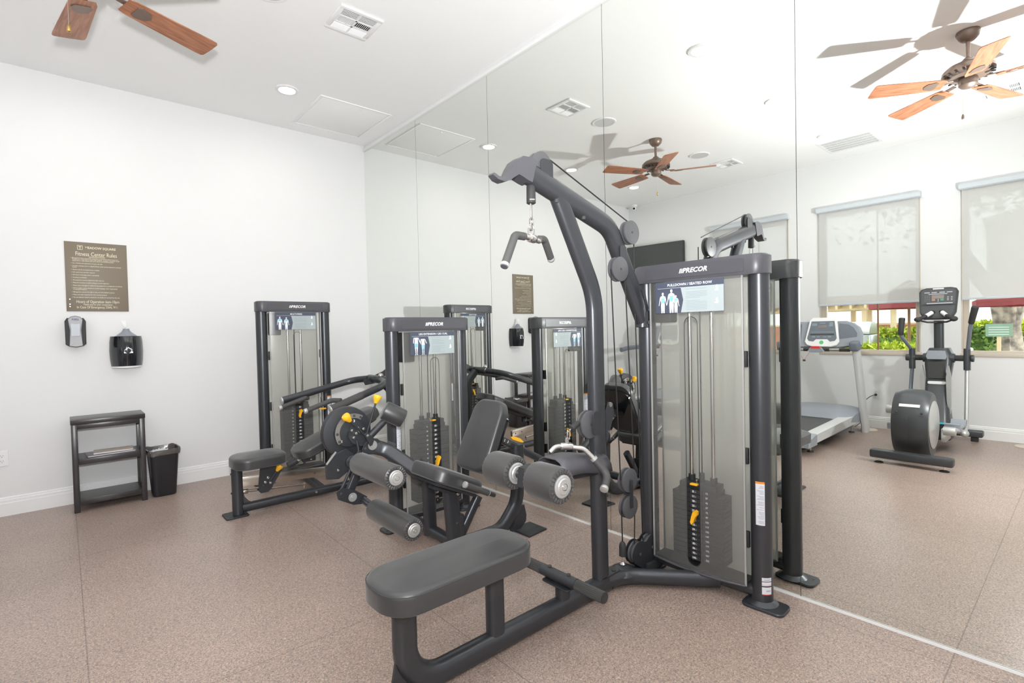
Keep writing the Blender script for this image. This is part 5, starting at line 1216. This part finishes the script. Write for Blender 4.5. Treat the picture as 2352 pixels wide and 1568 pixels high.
def rect(b, m_, y0, z0, w, h, x_=.0175): b.use(m_).prism([(y0, z0), (y0 + w, z0), (y0 + w, z0 + h), (y0, z0 + h)], L(x_, 0, 0), tilt @ Y, tilt @ Z, .0008)
rect(b, 'trim_paint', -.045, .155, .09, .012, .0155); rect(b, 'lcd', -.048, .055, .10, .038); rect(b, 'lcd_green', -.048, .030, .028, .022); rect(b, 'lcd_orange', .022, .030, .028, .022); rect(b, 'label_grey', -.075, .100, .155, .008)
for y_ in (-.115, -.055, .010, .070): rect(b, 'label_grey', y_, .116, .045, .010)
for i in range(3):
    for j in range(4):
        rect(b, 'label_grey', .070 + .017 * i, .030 + .018 * j, .004, .004)
    for j in range(2): rect(b, 'label_white', -.118 + .030 * j, .034 + .016 * i, .014, .004)
for z_ in (.05, .04, .028): rect(b, 'label_white', -.006, z_ - .006, .008, .004)
b.build('console_face', con)
for s_ in (-1, 1):
    b = B('rubber'); b.tube([L(.02, s_ * .03, -.085), L(.09, s_ * .10, -.160), L(.10, s_ * .150, -.185)], .019, R=.02, n=18); b.ball(L(.105, s_ * .145, -.185), .034, (1, 1, .8)); b.tube([L(.10, s_ * .145, -.19), L(.03, s_ * .08, -.20), L(-.01, 0, -.195)], .009, R=.02, n=12)
    b.use('trim_paint').cyl(L(.035, s_ * .042, -.098), L(.075, s_ * .083, -.142), .0198, n=18); b.build('fixed_handle', t)
# moving arms and pedals
for s_, top, bend, grip in ((1, V((-4.22, ye + .285, 1.33)), V((-4.20, ye + .295, 1.15)), .16), (-1, V((-4.12, ye - .315, 1.42)), V((-4.22, ye - .265, 1.22)), .16)):
    hub = V((-4.36, ye + s_ * .225, .908)); b = B('slate_plastic'); b.tube([hub + Z * .05, hub + Z * .10 + V((.02, s_ * .01, 0)), bend, top], .017, R=[0, .03, .08, 0], n=18); ar = b.build('moving_arm', t)
    b = B('rubber'); d_ = (top - bend).normalized(); b.cyl(top - d_ * (grip + .02), top + d_ * .01, .025, .030, n=22, bev=.010); b.build('arm_grip', ar)
    b = B('ell_grey'); b.oval([hub - Z * .12, hub + Z * .10], .055, .075, Y, r=.025); b.cyl(hub - Y * .03, hub + Y * (s_ * .055), .036, n=24, bev=.004); b.build('arm_hub', ar)
    b = B('silver_plastic' if s_ < 0 else 'slate_plastic'); low = V((-4.22, ye + s_ * .235, .24)); b.cyl(hub - Z * .10, low, .018, n=20); b.build('lower_arm', ar)
    b = B('slate_light'); x_ = -3.95 if s_ < 0 else -3.65; b.prism([(-.19, 0), (.19, .0), (.20, .055), (.18, .062), (.17, .02), (-.15, .018), (-.17, .055), (-.20, .05)], (x_, ye + s_ * .13, .255), X, Z, -s_ * .12, bev=.004); b.build('pedal', t)
    b = B('silver_plastic'); b.tube([V((-3.46, ye + s_ * .215, .29 if s_ < 0 else .45)), V((-3.66, ye + s_ * .22, .27 if s_ < 0 else .38)), V((-4.05, ye + s_ * .235, .20)), low], .024, R=.04, n=18); b.cyl((-3.46, ye + s_ * .17, .29 if s_ < 0 else .45), (-3.46, ye + s_ * .26, .29 if s_ < 0 else .45), .040, n=26, bev=.006); b.ball((-3.84, ye + s_ * .27, .22), .035, (1, 1, 1.3), 18, X); b.build('pedal_link', t)

# wall television and power cord
t = thing('television', 'black flat television on the window wall near the far corner', 'television', (-4.86, -.56, 2.05))
R_ = Matrix.Rotation(radians(-5), 3, 'Z')
b = B('rubber'); b.box((-4.84, -.56, 2.37), (.05, 1.02, .60), rot=R_, bev=.006); b.build('case', t)
b = B('tv_black'); b.box(V((-4.84, -.56, 2.37)) + R_ @ V((.0255, 0, 0)), (.002, .995, .575), rot=R_); b.build('screen', t)
b = B('vent_dark'); b.box((-4.895, -.56, 2.37), (.05, .30, .25)); b.build('wall_bracket', t)
b = B('rubber'); b.cyl((WX + .008, -3.60, .408), (WX + .045, -3.60, .408), .015, .010, n=16, bev=.003); pl = fillet([V((WX + .04, -3.60, .408)), V((WX + .10, -3.57, .40)), V((WX + .10, -3.50, .33)), V((WX + .08, -3.46, .06)), V((WX + .17, -3.42, .012))], .05); b.tube(pl, .004, n=8)
b.build('plugged_cord', [o for o in COL.objects if o.name.startswith('power_outlet')][-1])
# round floor discs near the window wall
b = B('beige_frame'); b.lathe([(0, 0.012), (.085, .012), (.10, .003), (.10, 0), (0, 0)], (-4.72, -3.56, 0.0005), n=30); tag(centre_origin(b.build('floor_cover')), 'flat round pale floor cover beside the treadmill front', 'floor cover', 'round floor covers')
b = B('beige_frame'); b.lathe([(0, 0.012), (.085, .012), (.10, .003), (.10, 0), (0, 0)], (-4.72, -4.93, 0.0005), n=30); tag(centre_origin(b.build('floor_cover')), 'flat round pale floor cover at the mirror right edge, beyond the elliptical trainer', 'floor cover', 'round floor covers')

# ------------------------------------------------------------ the patio outside
GZ = -.12
b = B('concrete'); b.bx(-40, WX - .16, -22, 12, GZ - .1, GZ); struct(b, 'ground')
def leaves(name, label, box, n, mat_, size, group, seed=1, core=None):
    """a hedge: dense leaf blades over a rounded body, all one plant"""
    rnd = random.Random(seed); x0, x1, y0, y1, z0, z1 = box; b = B(core or 'leaf_green')
    b.box(((x0 + x1) / 2, (y0 + y1) / 2, (z0 + z1) / 2 - .04), (x1 - x0 - .12, y1 - y0 - .12, z1 - z0 - .08), bev=.10, seg=3); b.use(mat_)
    for _ in range(n):
        u = rnd.random()
        if u < .55: p = V((rnd.uniform(x0, x1), rnd.uniform(y0, y1), z1 - .07 + rnd.uniform(-.05, .07)))
        elif u < .9: p = V((x1 - .05 + rnd.uniform(-.04, .04), rnd.uniform(y0, y1), rnd.uniform(z0 + .1, z1)))
        else: p = V((rnd.uniform(x0, x1), rnd.choice((y0 + .03, y1 - .03)), rnd.uniform(z0 + .1, z1)))
        d = V((rnd.gauss(0, 1), rnd.gauss(0, 1), rnd.gauss(.5, .8))).normalized(); s_ = d.cross(V((rnd.gauss(0, 1), rnd.gauss(0, 1), rnd.gauss(0, 1)))).normalized(); L_ = size * rnd.uniform(.7, 1.3)
        b.add([p, p + d * L_ * .5 + s_ * L_ * .28, p + d * L_, p + d * L_ * .5 - s_ * L_ * .28], [(0, 1, 2, 3)])
    return tag(centre_origin(b.build(name, smooth=80)), label, 'hedge', group)
leaves('hedge', 'bright lime hedge just outside under the middle window', (-6.15, -5.60, -4.05, -2.3, GZ, .98), 5200, 'leaf_lime', .075, 'clipped hedges on the patio', 1)
leaves('hedge', 'lime hedge farther back behind the grill, before the brick wall', (-9.9, -9.1, -3.45, -1.2, GZ, 1.13), 4200, 'leaf_lime', .09, 'clipped hedges on the patio', 2)
leaves('hedge', 'dark green rounded shrub left of the tree trunk', (-7.9, -7.2, -4.42, -3.95, GZ, 1.15), 3600, 'leaf_green', .07, 'clipped hedges on the patio', 3)
leaves('hedge', 'long lime hedge behind the tree trunk', (-11.6, -10.8, -5.6, -3.62, GZ, 1.22), 4200, 'leaf_lime', .11, 'clipped hedges on the patio', 4)
b = B('garden_brick'); b.bx(-14.3, -14.0, -9.0, 4.0, GZ, 1.22); b.use('post_cream').bx(-14.36, -13.94, -9.0, 4.0, 1.22, 1.27); tag(centre_origin(b.build('garden_wall')), 'low red brick garden wall along the far side of the patio', 'garden wall')
# pergola
t = thing('pergola', 'cream timber pergola with open rafters behind the hedges', 'pergola', (-12.0, -1.2, GZ))
for x, y in ((-12.0, -1.70), (-12.4, -1.70), (-12.0, -2.27), (-12.0, -.60), (-13.0, -1.2), (-13.2, .3)):
    b = B('post_cream'); b.bx(x - .05, x + .05, y - .05, y + .05, GZ, 1.72); b.build('post', t)
b = B('post_cream'); b.bx(-12.08, -11.92, -2.8, 1.0, 1.60, 1.72); b.bx(-13.28, -13.12, -2.8, 1.0, 1.60, 1.72); b.build('beam', t)
b = B('post_cream')
for k in range(13): b.box((-12.6, -2.7 + .3 * k, 1.80), (1.9, .05, .14), rot=Matrix.Rotation(radians(6), 3, 'Y'))
b.build('rafters', t)
b = B('post_brown'); b.box((-12.6, -.9, 1.92), (2.0, 3.8, .03), rot=Matrix.Rotation(radians(6), 3, 'Y')); b.build('roof', t)
# red patio umbrellas
def umbrella(x, y, z, r, label):
    t = thing('patio_umbrella', label, 'umbrella', (x, y, GZ), 'red patio umbrellas')
    b = B('canopy_red'); n = 8; vs = [(x, y, z + .42)]; 
    for k in range(n): a = 2 * pi * k / n + .2; vs.append((x + r * cos(a), y + r * sin(a), z))
    for k in range(n): a = 2 * pi * k / n + .2; vs.append((x + r * cos(a), y + r * sin(a), z - .09))
    fs = [(0, 1 + k, 1 + (k + 1) % n) for k in range(n)] + [(1 + k, 1 + n + k, 1 + n + (k + 1) % n, 1 + (k + 1) % n) for k in range(n)]
    b.add(vs, fs); b.build('canopy', t, smooth=10)
    b = B('post_brown'); b.cyl((x, y, GZ), (x, y, z + .42), .022); b.build('pole', t)
    b = B('concrete'); b.cyl((x, y, GZ), (x, y, GZ + .08), .24); b.build('base', t)
umbrella(-8.6, -3.22, 1.62, .62, 'red patio umbrella outside the middle window, on a thin pole')
umbrella(-7.6, -4.95, 1.575, .82, 'red patio umbrella outside the nearest window, by the tree')
# tree
t = thing('tree', 'thick grey-barked tree trunk outside the nearest window', 'tree', (-9.6, -4.38, GZ))
b = B('bark'); vs = []; fs = []; na = 28; lv = [(0, .42), (.3, .34), (.75, .25), (1.0, .19), (1.3, .165), (1.6, .20), (1.9, .26), (3.2, .24)]
for z, r in lv:
    for j in range(na):
        a = 2 * pi * j / na; q = r * (1 + .09 * sin(5 * a + z * 2) + .05 * sin(11 * a - z * 3)); vs.append((-9.6 + q * cos(a), -4.38 + q * sin(a), GZ + z))
for i in range(len(lv) - 1):
    for j in range(na): a = i * na + j; c_ = i * na + (j + 1) % na; fs.append((a, c_, c_ + na, a + na))
b.add(vs, fs); b.tube([(-9.6, -4.38, 1.45), (-9.6, -4.75, 2.1), (-9.5, -5.3, 3.2)], .13, R=.3); b.tube([(-9.6, -4.38, 1.45), (-9.6, -4.0, 2.1), (-9.5, -3.4, 3.2)], .13, R=.3); b.build('trunk', t)
b = B('leaf_green'); rnd = random.Random(8)
for _ in range(5000):
    p = V((-9.5 + rnd.gauss(0, 1.0), -4.4 + rnd.gauss(0, 1.1), 4.2 + rnd.gauss(0, .6))); d = V((rnd.gauss(0, 1), rnd.gauss(0, 1), rnd.gauss(0, 1))).normalized(); s_ = d.cross(Z).normalized() if abs(d.z) < .95 else X
    b.add([p, p + d * .09 + s_ * .05, p + d * .18, p + d * .09 - s_ * .05], [(0, 1, 2, 3)])
b.build('foliage', t, smooth=80)
# pool rules board
t = thing('patio_sign', 'green notice board on a wooden post beside the tree', 'sign', (-6.8, -4.47, GZ))
b = B('sign_green'); b.bx(-6.82, -6.79, -4.66, -4.40, 1.07, 1.24); b.use('label_white')
for k in range(4): b.bx(-6.7895, -6.788, -4.63, -4.43, 1.095 + .032 * k, 1.102 + .032 * k)
b.build('board', t); b = B('post_cream'); b.bx(-6.84, -6.80, -4.55, -4.51, GZ, 1.10); b.build('post', t)
# gas grill
gy = -2.80
t = thing('gas_grill', 'stainless steel gas grill standing behind the lime hedge', 'grill', (-7.5, gy, GZ))
b = B('steel_grill'); b.bx(-7.75, -7.25, gy - .16, gy + .40, .15, 1.10, bev=.02); b.build('cabinet', t)
b = B('steel_grill'); vs = []; fs = []
for k in range(9):
    a = pi * k / 8; vs += [(-7.5 + .25 * cos(a), gy - .16, 1.11 + .20 * sin(a)), (-7.5 + .25 * cos(a), gy + .40, 1.11 + .20 * sin(a))]
for k in range(8): fs.append((2 * k, 2 * k + 2, 2 * k + 3, 2 * k + 1))
fs += [tuple(2 * k for k in range(9)), tuple(2 * k + 1 for k in range(8, -1, -1))]
b.add(vs, fs); b.build('lid', t)
for k in range(3):
    b = B('vent_dark'); b.cyl((-7.25, gy - .05 + .16 * k, 1.02), (-7.22, gy - .05 + .16 * k, 1.02), .025, n=14); b.build('knob', t)
for s_ in (0, 1):
    for x in (-7.7, -7.3): b = B('vent_dark'); b.cyl((x, gy - .08 + s_ * .4, GZ), (x, gy - .08 + s_ * .4, .17), .03, n=14); b.build('leg', t)
# table under the shrubs
t = thing('patio_table', 'round pale patio table low outside the nearest window', 'table', (-6.5, -4.10, GZ))
b = B('light_silver'); b.lathe([(0, .035), (.17, .035), (.18, .02), (.18, 0), (0, 0)], (-6.5, -4.13, .895), n=36); b.build('tabletop', t)
b = B('steel_grill'); b.cyl((-6.5, -4.13, GZ), (-6.5, -4.13, .90), .03); b.lathe([(0, .02), (.14, .02), (.16, 0), (0, 0)], (-6.5, -4.13, GZ), n=24); b.build('pedestal', t)
